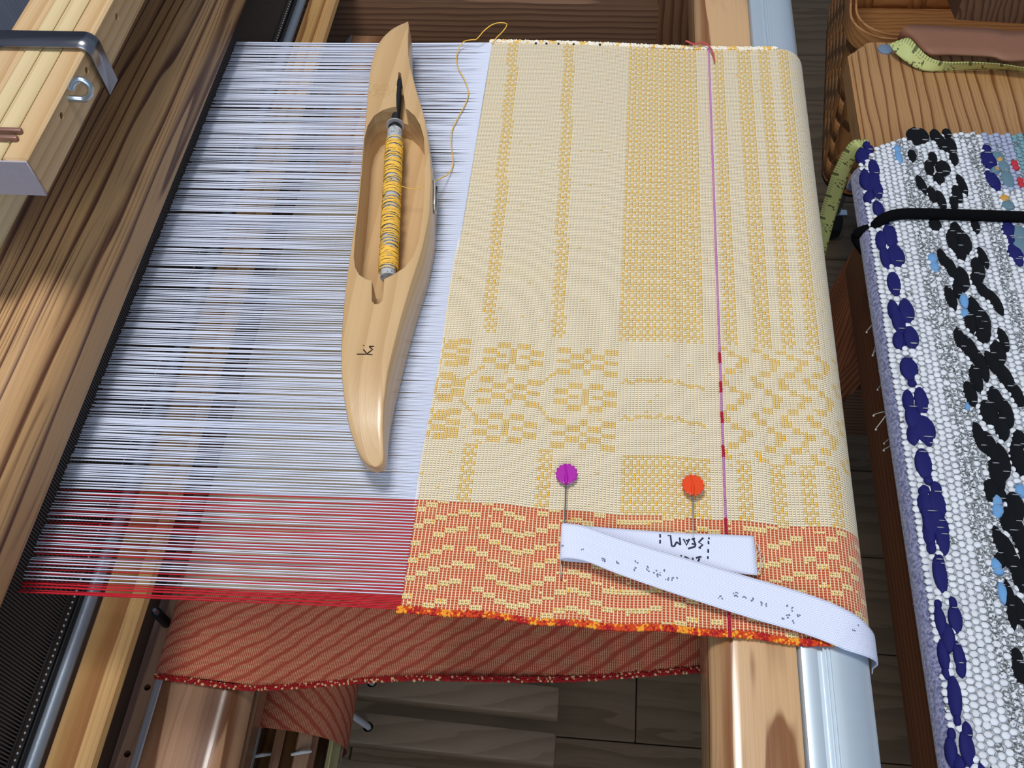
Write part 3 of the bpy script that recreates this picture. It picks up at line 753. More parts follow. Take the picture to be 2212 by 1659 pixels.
sk = [[(360, 230), (410, 225), (435, 425)], [(435, 425), (480, 425), (525, 345)], [(525, 345), (595, 400)], [(595, 400), (580, 265)],
      [(650, 290), (705, 405), (760, 290)], [(690, 320), (755, 325)],
      [(860, 280), (800, 300)], [(830, 290), (875, 395)], [(875, 395), (800, 375)], [(865, 430), (735, 470)], [(870, 380), (865, 430)],
      [(1012, 270), (930, 350), (1005, 400), (935, 455), (970, 465)],
      [(220, 205), (222, 265)], [(222, 310), (218, 375)], [(1118, 265), (1117, 295)], [(1108, 330), (1112, 385)], [(1105, 480), (1105, 545)], [(1098, 610), (1100, 655)],
      [(670, 615), (755, 655)], [(820, 635), (822, 680)], [(880, 640), (970, 615), (975, 630)], [(945, 650), (915, 710)], [(600, 590), (615, 610)]]
marks([[J(*q) for q in p] for p in sk], .00165, .00042, INK, 'handwriting', tp, 'upside-down handwritten SEAM with dashed lines', flat=.3)
# show-through writing on the folded-over stretch, placed on the tape surface
def ontape(px, py):
    best = None
    for i in range(len(A2)-1):
        for f_ in np.linspace(.05, .95, 10):
            P = A2[i].lerp(B2[i], float(f_)); c_ = R.transposed() @ (P-Vector((0, 0, CH))); qx, qy = cx+F_*c_.x/c_.z, cy+F_*c_.y/c_.z
            d_ = (qx-px)**2+(qy-py)**2
            if best is None or d_ < best[0]: best = (d_, P)
    return best[1].z
G = []
random.seed(11)
for (gx, gy, n, sp_, sl_) in ((1216, 1180, 3, 5, .4), (1255, 1187, 2, 3, 0), (1304, 1207, 6, 6, 0), (1331, 1217, 3, 3, 0), (1374, 1214, 3, 5, .3), (1368, 1228, 4, 5, 0), (1394, 1229, 5, 5, .2), (1417, 1240, 9, 7, .2), (1434, 1233, 2, 3, 0), (1441, 1252, 4, 4, -.8), (1455, 1250, 4, 4, 1.5), (1556, 1290, 4, 5, 0), (1590, 1284, 7, 6, .4), (1608, 1288, 3, 5, .2), (1624, 1293, 4, 4, 1.2), (1644, 1303, 3, 4, .8), (1655, 1306, 3, 4, 1.4), (1700, 1309, 3, 3, .3), (1712, 1316, 3, 4, .4), (1724, 1328, 3, 3, 1.0), (1702, 1330, 5, 5, .2), (1692, 1337, 3, 4, .9), (1712, 1340, 3, 5, 0), (1853, 1350, 2, 4, .8), (1845, 1360, 3, 4, .8), (1858, 1370, 2, 3, .8)):
    for k in range(n):
        x0, y0 = gx+random.gauss(0, sp_*.5), gy+random.gauss(0, sp_*.5); an = sl_+random.gauss(0, .5); ln = random.uniform(1.5, 4)
        G.append([(x0, y0), (x0+ln*math.cos(an), y0+ln*math.sin(an))])
bm = bmesh.new()
for g in G:
    P = [at(a, b, ontape(a, b)+.0004) for a, b in g]; tube_into(bm, P, .00030, 5)
link('faded_writing', from_bm(bm), tp, GHOST, label='faint mirrored writing showing through', kind='stuff')

def pin(name, label, hx, hy, col, path1, tilt):
    t = thing(name, label, 'pin', at(hx, hy, .0), None)
    bm = bmesh.new(); n = 96; c_ = at(hx, hy, .0030); r0 = .0050
    prof_ = []
    for zz_, rs in ((0, .93), (.0003, 1.0), (.0008, 1.0), (.0011, .93)):
        prof_.append([bm.verts.new(c_+Vector(((r0*rs+.00028*math.cos(14*2*PI*k/n))*math.cos(2*PI*k/n), 1.06*(r0*rs+.00028*math.cos(14*2*PI*k/n))*math.sin(2*PI*k/n), zz_-.0004))) for k in range(n)])
    for i in range(3):
        for k in range(n): bm.faces.new((prof_[i][k], prof_[i][(k+1) % n], prof_[i+1][(k+1) % n], prof_[i+1][k]))
    bm.faces.new(prof_[0][::-1]); bm.faces.new(prof_[-1])
    hm = plain(name+'_plastic', col, .25, spec=.5, Transmission_Weight=0.0)
    h_ = link('pin_head', from_bm(bm), t, hm, label='flat scalloped plastic disc')
    a, b = at(hx-1, hy+2, .0034), at(hx-1, hy+22, .0034)
    link('stem_socket', tube([a, b], [.0009, .0009], 10), h_, hm)
    link('pin_shaft', tube([at(*p) for p in path1], .00032, 8), t, STEEL, label='thin steel shaft')
pin('magenta_pin', 'flat magenta flower-head pin holding the folded end of the white tape', 1224, 1024, rgb(168, 24, 158), [(1223, 1038, .0034), (1221, 1090, .0042), (1219, 1128, .0056), (1216, 1175, .0046), (1213, 1212, .0012), (1212, 1252, .0016)], 0)
pin('orange_pin', 'flat orange flower-head pin stuck into the tape above the letters', 1497, 1048, rgb(226, 70, 18), [(1497, 1062, .0034), (1497, 1110, .0036), (1497, 1163, .0020)], 0)
# red yarn tail
RY = plain('coral_yarn', rgb(200, 84, 84), .8, nz=.3, nscale=900)
o = link('red_yarn_tail', tube(smoothpath([at(1481, 88, .004), at(1490, 92, .003), at(1500, 96, .0022), at(1512, 92, .003), at(1524, 94, .0030), (at(1534, 103, .0024)), at(1541, 118, .0016), at(1543, 131, .0014)], 5), .0006, 6), None, RY)
tag(o, 'short coral red yarn end knotted at the far cloth edge', 'yarn')

# ================================================================ cloth beam with winding sticks
cbm = thing('cloth_beam', 'dark cloth beam with pale winding sticks under the rolled red cloth', 'beam', (rc[0], .2, rc[1]-.03))
P = [(rc[0]+.030*math.cos(a), rc[1]+.030*math.sin(a)) for a in np.arange(8)*PI/4+.39]
link('beam_core', prism(P, 'y', -.08, .70), cbm, wood('old_pine', rgb(96, 62, 30), rgb(60, 36, 16), 'y', 150, (.1, .1), .006, .5))
for q, (deg, wdt, mt) in enumerate([(102, .0100, SLATG), (76, .0060, KNEE), (50, .0140, KNEE), (14, .0125, SLATC), (-14, .008, TREAD), (-50, .012, SLATG), (-95, .012, SLATC), (-140, .012, KNEE), (180, .012, SLATG), (140, .010, SLATC)]):
    a = math.radians(deg); bm = bm_box(-.0016, .0016, -.08, .62, -wdt/2, wdt/2, bev=.0006, seg=1)
    for v_ in bm.verts:
        x, z = v_.co.x+.0395, v_.co.z; v_.co.x = rc[0]+x*math.cos(a)-z*math.sin(a); v_.co.z = rc[1]+x*math.sin(a)+z*math.cos(a)
    link('winding_stick', from_bm(bm), cbm, mt)
for px, py in ((565, 1632), (652, 1626)):
    a = at(px-22, py+4, rc[1]+.036); b = at(px, py-1, rc[1]+.038); c = at(px+20, py-3, rc[1]+.034)
    link('tie_cord', tube([a, b, c], [.0010, .0013, .0009], 8), cbm, CORDW, label='white tie cord')

# ================================================================ treadles
ty = [at(1206, 1483-100*k, -.58).y for k in (0,)]
pitch = at(1206, 1483, -.58).y-at(1206, 1583, -.58).y; wtd = at(1206, 1483, -.58).y-at(1206, 1550, -.58).y
lab = ['uppermost pine treadle, its end just below the red cloth edge', 'grey-brown pine treadle, second from the top, with a white cord in its hole', 'third pine treadle down, cut by the bottom picture edge', 'lowest pine treadle nearest the weaver']
for k in range(4):
    y1 = ty[0]+pitch-k*pitch; y0 = y1-wtd
    bm = bm_box(-.50, -.0235-.0005*k, y0, y1, -.600, -.580, bev=.0028, seg=2)
    for v_ in bm.verts: v_.co.z += (-.0235-v_.co.x)*.11; v_.co.y += (-.0235-v_.co.x)*.0
    t = thing('treadle', lab[k], 'treadle', (-.2, (y0+y1)/2, -.60), 'treadles of the loom')
    hx = {1: (803, 1474), 2: (795, 1570)}.get(k)
    me = from_bm(bm)
    if hx:
        zt = -.580+.21*.11; p = at(hx[0], hx[1], zt); zt = -.580+(-.0235-p.x)*.11; p = at(hx[0], hx[1], zt)
        me = cut(me, [cyl_mesh((p.x, p.y, zt-.012), (p.x, p.y, zt+.01), .0050)])
    link('treadle_board', me, t, TREAD)
    if hx:
        b = at(hx[0]-34, hx[1]-24, zt+.03)
        link('cord', tube([(p.x, p.y, zt-.008), (p.x, p.y, zt+.002), b, b+Vector((-.02, .03, .16))], .0030, 8), t, CORDW, label='white cord through the hole')

# ================================================================ bench
bn = thing('weaving_bench', 'pine bench with strong straight grain under the folded rag rug', 'bench', (.40, .34, -.79))
ST = -.165
sb = [(.2085, -.12), (.64, -.12), (.64, .782), (.228, .782), (.2085, .762)]
link('seat_board', prism(sb, 'z', ST-.028, ST, bev=.003), bn, SEATM)
link('side_rail', box(.2145, .240, -.12, .60, -.275, ST-.028, bev=.002), bn, BENCHR)
def slab(P0, P1, wv_, tv):
    P0, P1, wv_, tv = map(Vector, (P0, P1, wv_, tv)); bm = bmesh.new(); V = []
    for p in (P0, P1):
        for (a, b) in ((-1, -1), (1, -1), (1, 1), (-1, 1)): V.append(bm.verts.new(p+wv_*a+tv*b))
    for f in ((0, 1, 2, 3), (7, 6, 5, 4), (0, 4, 5, 1), (1, 5, 6, 2), (2, 6, 7, 3), (3, 7, 4, 0)): bm.faces.new([V[i] for i in f])
    return from_bm(bm)
BLEG = wood('bench_leg_pine', rgb(176, 108, 70), rgb(120, 66, 40), 'z', 170, (.05, .08), .012, .55, 0, .4, .12, .25, seed=3.0)
link('splayed_leg', slab((.262, .60, ST-.028), (.245, .72, -.79), (.0, .055, 0), (.013, 0, 0)), bn, BLEG)
link('splayed_leg', slab((.262, .02, ST-.028), (.245, -.06, -.79), (.0, .055, 0), (.013, 0, 0)), bn, BLEG)
link('splayed_leg', slab((.60, .60, ST-.028), (.62, .70, -.79), (.0, .055, 0), (.013, 0, 0)), bn, BLEG)
link('splayed_leg', slab((.60, .02, ST-.028), (.62, -.04, -.79), (.0, .055, 0), (.013, 0, 0)), bn, BLEG)
link('stretcher', box(.262, .60, .60, .635, -.55, -.46, bev=.002), bn, BROWNX)
p = at(1912, 108, ST)
link('stud', tube([p+Vector((0, 0, -.001)), p+Vector((0, 0, .0012)), p+Vector((0, 0, .0022))], [.0066, .0066, .0045], 24), bn, plain('grey_stud', rgb(120, 140, 165), .4), label='round grey button stud')

# ================================================================ rag rug
RT = -.1315
rg = thing('rag_rug', 'folded white rag rug with black and navy leaf pattern on the bench', 'rug', (.27, .26, ST+.0008))
rp = [(.1985, ST+.001), (.1940, -.158), (.1895, -.152), (.1885, -.146), (.1905, -.139), (.1950, -.1345), (.2020, -.1325), (.215, RT), (.230, RT), (.245, RT), (.26, RT), (.28, RT), (.30, RT), (.32, RT), (.34, RT), (.36, RT), (.38, RT), (.393, RT), (.405, RT), (.414, RT-.002), (.420, RT-.009), (.419, RT-.02), (.415, ST+.001)]
rp = [tuple(v[:2]) for v in smoothpath([(a, b, 0) for a, b in rp], 4)]
rpa = np.array(rp); rs = np.concatenate([[0], np.cumsum(np.hypot(*np.diff(rpa, axis=0).T))])
def rs_xz(s_): return float(np.interp(s_, rs, rpa[:, 0])), float(np.interp(s_, rs, rpa[:, 1]))
sw = float(rs[np.argmin(np.abs(rpa[:, 0]-.1955)+(rpa[:, 1] < -.14)*1)])      # where the white weave begins
def rend(s_): return .622-.030*math.exp(-max(0, s_-sw)/.018)-.004*math.exp(-max(0, s_-sw)/.05)
RGREY = plain('rug_ground', rgb(196, 202, 208), .9, nz=.3)  # grey puts the shade between the rag bumps into the colour
k0 = next(i for i, s_ in enumerate(rs) if s_ >= sw)
def rugpiece(i0, i1, drop, name, mt, label):
    n = i1-i0; kk = 40; X = np.zeros((n, kk)); Y = np.zeros((n, kk)); Z = np.zeros((n, kk))
    for a in range(n):
        x, z = rp[i0+a]; X[a] = x; Z[a] = z-drop; ye_ = rend(rs[i0+a]); yy = np.linspace(-.10, ye_, kk); yy[-1] = ye_; Y[a] = yy
        Z[a, -1] = max(ST+.0005, z-.012); Z[a, -2] = z-drop; Y[a, -2] = ye_-.003
    return link(name, grid_np(name, X, Y, Z), rg, mt, label=label)
rugpiece(k0-1, len(rp), .0004, 'rug_ground', RGREY, 'ground of the weave, greyed as shade between the bumps')
m = Mat('lilac_felt', .95, .1); n_ = m.noise(m.co(), 420, 3, .7); m.color(m.mix(n_.ss(.35, .65), rgb(98, 104, 146), rgb(168, 172, 208))).bump(n_, .8, .001)
m.b.inputs['Sheen Weight'].default_value = .3
rugpiece(0, k0+1, 0, 'folded_edge', m.m, 'lilac grey fabric stripe along the fold')
link('rug_core', box(.1985, .414, -.10, .59, ST+.001, RT-.004), rg, RGREY)

def px2s(px, py):
    p = at(px, py, RT); return sw+(p.x-.1955), p.y
def cs(x, w=3.32): return x
def leafpts(L, ox, oy, sc): return [(ox+a/sc, oy+b/sc, c/sc, (d[0] if d else 0), (d[1] if len(d) > 1 else 0)) for a, b, c, *d in L]
BK = leafpts([(760,150,110,95,0),(810,150,100,70),(735,290,80),(905,150,90,60),(945,195,120,60,.25),(1010,225,120,70),(985,130,60),(1035,310,90,50),(885,310,90,50),(860,380,110),(960,380,100,80),(930,455,80,60),(805,500,130,50,.25),(880,570,110),(1095,500,140,50,.2),(1060,570,130,60),(945,610,130,50,.15),(1035,630,90),
  (900,785,90,70),(1050,820,100,60),(1190,795,100,50),(1025,900,150,60),(1115,910,150,70),(1085,985,120,60),(960,1030,140,50,.2),(1245,1020,140,50,.2),(1020,1100,150,55,.15),(1210,1100,150,70),(1095,1175,160,80),(1060,1250,120),(1200,1180,110,70),(1250,1260,130,60,.5),(1335,1340,170,60,.35),(1015,1310,160,60,.15),(1185,1390,170,70,.15),(1155,1490,140,60),(1240,1480,190,90),(1230,1580,100,60),(1080,1595,130,60,.15),(1390,1600,130,55,.15)], 1750, 250, 3.318)
BK += leafpts([(1020,135,170,60,.15),(1100,205,200,75,.2),(1205,60,160,75),(1360,130,170,55,.15),(1320,235,180,85),(1185,330,240,70,.15),(1145,440,200,65,.1),(1280,320,190,65,.35),(1380,430,230,80,.3),(1100,560,190,70,.1),(1468,565,200,70,.2),(1245,715,190,100),(1300,600,180,80,.1),(1385,710,220,75),(1350,830,190,80),(1175,905,220,70,.15),(1262,985,230,75,.15),(1350,1100,260,90),(1495,920,130,80),(1480,1070,260,90),(1310,1205,240,80,.1),(1265,1335,180,80),(1335,1360,110,70),(1460,1460,220,100),(1420,1580,220,110)], 1800, 700, 3.687)
BK += leafpts([(1365,200,160,65,.1),(1430,290,230,80,.1),(1500,180,240,80),(1375,330,100,60),(1440,590,240,60),(1500,430,200,80),(1450,690,160,55),(1500,660,180,80),(1485,950,110,60),(1500,1040,170,80)], 1700, 1100, 2.97)
NV = leafpts([(378,270,110,70),(425,235,60,50),(405,200,40,40),(462,380,130,60),(400,430,130,60),(440,470,130,90),(488,530,110,60),(428,565,80,60),(493,665,120,60),(510,885,130,60),(583,860,170,75),(545,1010,160,60),(625,1005,150,90),(605,1200,160,75),(600,1390,140,60),(640,1470,180,75),(700,1400,160,80),(635,1600,120,60),(730,1590,150,70)], 1750, 250, 3.318)
NV += leafpts([(530,130,120,70),(630,110,170,80),(605,350,180,95),(630,470,50,50),(598,600,160,60),(712,610,200,75),(645,740,200,90),(740,840,210,110),(640,870,150,70),(768,930,80,50),(725,1110,230,95),(760,1245,60,50),(725,1320,80,60),(832,1310,100,60),(735,1430,180,80),(840,1430,210,95),(800,1580,200,110),(875,1620,170,80)], 1800, 700, 3.687)
NV += leafpts([(910,30,160,70),(965,60,200,80),(915,150,160,65),(1005,170,220,75),(930,240,80,50),(985,330,80,45),(985,410,230,75),(975,600,60,40),(1075,600,70,45),(990,710,190,60),(1080,700,170,75),(1035,820,170,75),(1015,940,200,60),(1110,950,190,65),(1030,1040,80,45),(1120,1030,90,55),(1080,1200,260,75),(1100,1350,80,40),(1070,1430,80,45),(1160,1420,110,55),(1070,1540,190,65),(1160,1530,220,80),(1120,1650,150,70)], 1700, 1100, 2.97)
NV += leafpts([(1270,240,50,50),(1285,320,120,90),(1290,370,50,40),(1315,465,130,70,.3),(1345,525,40,40),(1415,775,40,50),(1435,830,120,80),(1450,905,50,40),(1478,990,130,80,.2),(1505,1050,60,50)], 1750, 250, 3.318)
LB = leafpts([(630,245,50,40),(640,300,90,40,.1),(885,1030,70,55),(900,1090,70,50),(1110,1330,100,50),(1115,1420,60,45)], 1750, 250, 3.318)+leafpts([(1310,1410,110,60),(1320,1490,110,65),(1500,1330,100,60),(1075,665,60,30)], 1800, 700, 3.687)+leafpts([(1355,30,60,50),(1350,360,80,60),(1390,540,130,55),(1365,400,50,60)], 1700, 1100, 2.97)
LR = leafpts([(1470,350,50,40),(1480,380,30,40),(1510,470,40,35),(1520,500,40,35)], 1750, 250, 3.318)
TL = leafpts([(1350,300,80,70),(1395,370,90,60),(1420,460,120,70),(1330,400,50,50),(1425,650,70,70),(1500,850,120,90),(1510,930,120,90)], 1750, 250, 3.318)
OC = leafpts([(1400,600,50,50),(1335,395,40,45),(1360,320,40,40)], 1750, 250, 3.318)
m = Mat('jersey_black', .75, .2); n_ = m.noise(m.co(), 300, 2); m.color(m.mix(n_, rgb(8, 9, 12), rgb(24, 28, 34))).bump(n_, .5, .001); JB = m.m
m = Mat('jersey_navy', .75, .2); n_ = m.voro(m.co(), 330); m.color(m.mix(n_.lt(.13), rgb(22, 24, 96), rgb(190, 196, 220))); JN = m.m
JL = plain('jersey_sky', rgb(112, 164, 216), .8, nz=.2)
JR = plain('jersey_red', rgb(196, 52, 66), .8, nz=.2)
m = Mat('print_teal', .8, .2); n_ = m.noise(m.co(), 420, 3); m.color(m.mix(n_.ss(.45, .6), rgb(44, 92, 124), rgb(150, 176, 176))); JT = m.m
JO = plain('jersey_ochre', rgb(216, 160, 72), .8, nz=.2)
lmesh = {}
def unit_leaf(mt):
    if mt.name in lmesh: return lmesh[mt.name]
    seg, rg_ = 8, 7; V = []; F = []
    V.append((0, 1, 0))
    for r in range(1, rg_):
        t = 1-2*r/rg_; w_ = (1-abs(t)**2.2)**.8
        for k in range(seg): a = 2*PI*k/seg; V.append((w_*math.cos(a), t, w_*math.sin(a)))
    V.append((0, -1, 0)); nb = len(V)
    for k in range(seg): F.append((0, 1+(k+1) % seg, 1+k)); F.append((nb-1, nb-1-seg+k, nb-1-seg+(k+1) % seg))
    for r in range(rg_-2):
        for k in range(seg): F.append((1+r*seg+k, 1+r*seg+(k+1) % seg, 1+(r+1)*seg+(k+1) % seg, 1+(r+1)*seg+k))
    me = bpy.data.meshes.new('leaf'); me.from_pydata(V, [], F); me.update(); me.shade_smooth(); me.materials.append(mt); lmesh[mt.name] = me; return me
LEAFP = []
def put(Ls, mt, nm, label, wdef):
    for i, (px, py, ln, w_, tilt) in enumerate(Ls):
        p = at(px, py, RT); a = at(px, py-ln/2, RT); b = at(px, py+ln/2, RT); hl = (a.y-b.y)/2*1.2
        pm = (at(px+5, py, RT).x-at(px-5, py, RT).x)/10
        sc_ = {True: 3.318, False: 3.0}[py < 700]
        hw = (w_ or wdef)/3.3*pm*.5*1.4
        s_ = sw+(p.x-.1955); x, z = rs_xz(s_)
        if p.x < .205: x = p.x
        o = bpy.data.objects.new(nm, unit_leaf(mt)); COL.objects.link(o); o.parent = rg
        wl_ = Vector((x, p.y, z+.0006)); o.location = wl_-WL[rg.name]; o.scale = (hw, hl, .0021)
        o.rotation_euler = (0, -.5 if x < .199 else 0, -(-tilt*.0+tilt*.7)*-1 if tilt else random.uniform(-.06, .06))
        o['label'] = label; LEAFP.append((p.x, p.y, hw, hl))
def more(xw, yw, ln, wd_, tilt=0):
    c_ = R.transposed() @ Vector((xw, yw, RT-CH)); qx, qy = cx+F_*c_.x/c_.z, cy+F_*c_.y/c_.z
    c2 = R.transposed() @ Vector((xw, yw+ln, RT-CH)); c3 = R.transposed() @ Vector((xw+wd_, yw, RT-CH))
    return (qx, qy, qy-(cy+F_*c2.y/c2.z), ((cx+F_*c3.x/c3.z)-qx)*3.3, tilt)
yy = .265
while yy > -.06:                                       # the leaf pattern goes on along the rug below the frame
    for k_ in (-2, -1, 0, 1, 2):
        if yy-.006*abs(k_) < .262-.0: BK.append(more(.2545+k_*.0052, yy-.0065*abs(k_), .017, .0044))
    yy -= .034
yy = .13
while yy > -.07:
    for k_ in (-.5, .5): NV.append(more(.2075+k_*.006, yy-.002*k_, .020, .0045))
    NV.append(more(.2070, yy-.017, .014, .0045)); yy -= .036
yy = .57
while yy > -.06:
    if yy < .48:
        for k_ in (0, 1): NV.append(more(.3000+k_*.003, yy-.017*k_, .016, .0055))
    for k_ in (-2, -1, 0, 1, 2): BK.append(more(.375+k_*.0052, yy-.0065*abs(k_), .018, .0044))
    yy -= .040
put(BK, JB, 'rag_float', 'black fabric float', 50); put(NV, JN, 'rag_float', 'navy fabric float', 55); put(LB, JL, 'rag_float', 'sky blue fabric float', 45)
put(LR, JR, 'rag_float', 'red fabric float', 35); put(TL, JT, 'rag_float', 'teal print fabric float', 70); put(OC, JO, 'rag_float', 'ochre fabric float', 40)
LP = np.array(LEAFP)
LEAFSTITCH = [((a+random.uniform(-.0005, .0005), b+hl*random.choice([-.62, .58, -.55, .66]), RT+.0022), (hw*.6, .00033, .0006), 0) for a, b, hw, hl in LEAFP if hl > .004 and a > .2]
it = []; cl = []; pr = []; random.seed(5)
dx_, dy_ = .0044, .00425; r_i = 0; yy = -.09
wth = []
while yy < .625:
    s_ = sw-.0015+(r_i % 2)*dx_/2*.0
    ci = 0
    while s_ < sw+.222:
        x, z = rs_xz(s_); q = s_-sw; y_ = yy+(ci % 2)*dy_/2
        if y_ < rend(s_)-.001 :
            grey = (.028 < q < .046) or (.079 < q < .090)
            teal = q > .117 and y_ > .50 
            lilac = q > .092 and y_ > .56
            inn = np.any(((x-LP[:, 0])/(LP[:, 2]*.9))**2+((y_-LP[:, 1])/(LP[:, 3]*.95))**2 < .8)
            if not inn:
                it.append(((x+random.uniform(-.0003, .0003), y_+random.uniform(-.0003, .0003), z+.0003), (.00262*random.uniform(.88, 1.1), .00238*random.uniform(.85, 1.1), .00105*random.uniform(.8, 1.15)), random.uniform(-.25, .25)))
                b_ = random.uniform(.88, 1.0); c_ = [lin(234)*b_, lin(238)*b_, lin(244)*b_]; pf_ = 0.0
                if grey and random.random() < .85 or random.random() < .03: pf_ = 1.0
                if teal: c_ = L3(120, 164, 174); 
                if q > .126 and y_ > .52: c_ = L3(214, 122, 108)
                if lilac and not teal: c_ = L3(170, 180, 206)
                cl.append(c_+[pf_])
            wth.append(((x+dx_/2*.9, y_+dy_*.5, z+.0006), (.0013, .00035, .0004), 0))
        s_ += dx_; ci += 1
    yy += dy_; r_i += 1
m = Mat('rag_weft', .85, .15); ca = m.attr('col'); an = [n for n in m.t.nodes if n.type == 'ATTRIBUTE'][0]; al = E_(m.t, an.outputs['Alpha'])
n1 = m.noise(m.co(), 520, 2, .6); pr_ = n1.ss(.47, .53)
m.color(m.mix(al*pr_*.85, ca, rgb(86, 92, 90))); m.bump(n1, .35, .0006)
link('rag_weft', blobs(it, 6, 4, cl), rg, m.m, label='plump white cotton rag weave', kind='stuff')
link('rug_warp', blobs(wth+LEAFSTITCH, 5, 3), rg, plain('grey_warp', rgb(160, 164, 170), .8), label='thin grey warp stitches', kind='stuff')
# elastic cord
bm = bmesh.new()
pth = smoothpath([Vector((.1965, at(1880, 520, -.15).y-.004, -.160)), Vector((.1868, at(1876, 508, -.148).y, -.149)), at(1886, 492, -.1375), at(1905, 475, -.1300), at(1935, 464, -.1272), at(1990, 462, -.1268), at(2100, 465, -.1268), at(2212, 469, -.1268), Vector((.400, at(2212, 469, -.1268).y, -.1268)), Vector((.4175, at(2212, 469, -.1268).y, -.131)), Vector((.424, at(2212, 469, -.1268).y, -.142)), Vector((.422, at(2212, 469, -.1268).y, -.160))], 6)
tube_into(bm, pth, .0042, 12)
o = link('elastic_cord', from_bm(bm), None, plain('black_elastic', rgb(10, 10, 13), .9, spec=.1, nz=.4, nscale=700))
tag(o, 'thick black elastic cord strapped across the folded rag rug', 'cord')
# fringe
FR = [[(1905, 655), (1888, 695), (1872, 716)], [(1900, 715), (1892, 745), (1886, 764)], [(1905, 738), (1897, 750), (1885, 766)], [(1908, 755), (1906, 785), (1899, 800)], [(1912, 800), (1903, 830), (1896, 840)], [(1924, 895), (1908, 890), (1887, 896)], [(1922, 880), (1908, 905), (1892, 926)], [(1930, 930), (1918, 950), (1910, 956)], [(1932, 945), (1924, 962), (1909, 971)], [(1955, 1128), (1952, 1134), (1949, 1131)], [(1975, 1290), (1977, 1300), (1974, 1302)]]
for f_ in FR:
    P = [at(f_[0][0]+4, f_[0][1]-2, -.155), at(f_[1][0], f_[1][1], -.160), at(f_[2][0], f_[2][1], -.168)]
    link('fringe_thread', tube(smoothpath(P, 4)+[P[-1]+Vector((0, -.0003, -.0001)), P[-1]+Vector((0, -.0012, -.0004))], [.00035]*9+[.0008, .0006], 6), rg, CORDW, label='pale warp end with a small knot')

# ================================================================ basket
bk = thing('bark_basket', 'woven birch-bark coloured basket standing beyond the bench end', 'basket', (.42, .98, -.40))
def ringpts(z, off=0.0, n=None):
    t = (z+.40)/.21; x0, x1, y0, y1 = .240-.016*t-off, .60+.03*t+off, .826-.006*t-off, 1.17+.03*t+off; r = .040
    P = []
    for (ax_, ay, a0) in ((x0+r, y0+r, 180), (x1-r, y0+r, 270), (x1-r, y1-r, 0), (x0+r, y1-r, 90)):
        for k in range(9): a = math.radians(a0+90*k/8); P.append(Vector((ax_+r*math.cos(a), ay+r*math.sin(a), z)))
    for p in P: p.x += .11*(p.y-y0)
    P.append(P[0].copy()); L = [0]
    for i in range(1, len(P)): L.append(L[-1]+(P[i]-P[i-1]).length)
    return P, L
def rpoint(z, t, off=0.0):
    P, L = ringpts(z, off); d = t*L[-1]
    for i in range(1, len(P)):
        if d <= L[i]+1e-9:
            f_ = (d-L[i-1])/max(1e-9, L[i]-L[i-1]); return P[i-1].lerp(P[i], f_)
    return P[-1]
BARK = wood('basket_splint', rgb(186, 132, 80), rgb(158, 106, 58), 'x', 160, (.1, .2), .006, .5, .1, .3, .2, .25, seed=15.0)
BARKV = wood('basket_upright', rgb(176, 122, 72), rgb(146, 96, 52), 'z', 160, (.1, .2), .006, .5, .1, .3, .2, .25, seed=16.0)
NC = 40; NB = 7; dzb = .20/NB
_cache = {}
for b in range(NB):
    z0 = -.398+b*dzb+.0012; z1 = z0+dzb-.0024; n = NC*2; X = np.zeros((3, n+1)); Y = X.copy(); Z = X.copy()
    for i in range(n+1):
        off = .0006*math.cos(PI*i/2+b*PI)
        for k, z in enumerate((z0, (z0+z1)/2, z1)):
            p = rpoint(z, (i/n) % 1.0 if i < n else 0.0, off); X[k, i], Y[k, i], Z[k, i] = p
    o = link('woven_band', grid_np('wb', X, Y, Z), bk, BARK); solidify(o, .0007)
for c in range(NC):
    tc = c/NC; hw_ = .34/NC; n = NB*2; X = np.zeros((n+1, 3)); Y = X.copy(); Z = X.copy()
    for i in range(n+1):
        z = -.398+.20*i/n; off = -.0006*math.cos(PI*i/2+PI*c)
        for k in (-1, 0, 1):
            p = rpoint(z, (tc+k*hw_) % 1.0, off); X[i, k+1], Y[i, k+1], Z[i, k+1] = p
    o = link('upright_splint', grid_np('us', X, Y, Z), bk, BARKV); solidify(o, .0007)
link('basket_bottom', prism([tuple(p[:2]) for p in ringpts(-.40)[0][:-1]], 'z', -.400, -.396), bk, BARK)
for zz_, oo in ((-.194, .0030), (-.194, -.0030)):
    P, L = ringpts(-.194, oo)
    bm = bmesh.new(); A_ = []
    for p in P[:-1]:
        q_ = p; n_ = (p-Vector((.42, .98, p.z))).normalized()*.0012
        A_.append([bm.verts.new(q_+n_*a+Vector((0, 0, c_))) for a, c_ in ((-1, -.014), (1, -.014), (1, .006), (-1, .006))])
    for i in range(len(A_)):
        for k in range(4): bm.faces.new((A_[i][k], A_[i][(k+1) % 4], A_[(i+1) % len(A_)][(k+1) % 4], A_[(i+1) % len(A_)][k]))
    link('rim_band', from_bm(bm), bk, BARK, label='smooth rim band')
# leather handle
zt = -.150
A = smoothpath([at(1940, 98, -.176), at(1941, 80, -.160), at(1950, 62, zt), at(1975, 56, zt), at(2060, 60, zt), at(2140, 64, zt), at(2220, 69, zt), Vector((.50, .800, zt)), Vector((.565, .812, -.158)), Vector((.585, .818, -.185))], 5)
B = smoothpath([at(1952, 112, -.176), at(1966, 96, -.166), at(1985, 100, -.158), at(2005, 116, zt), at(2060, 118, zt), at(2140, 122, zt), at(2220, 130, zt), Vector((.50, .768, zt)), Vector((.555, .795, -.160)), Vector((.570, .812, -.185))], 5)
o = link('leather_handle', ribbon(A, B, .002, 4), bk, LEATH, label='broad pinkish brown leather strap'); solidify(o, .0026)
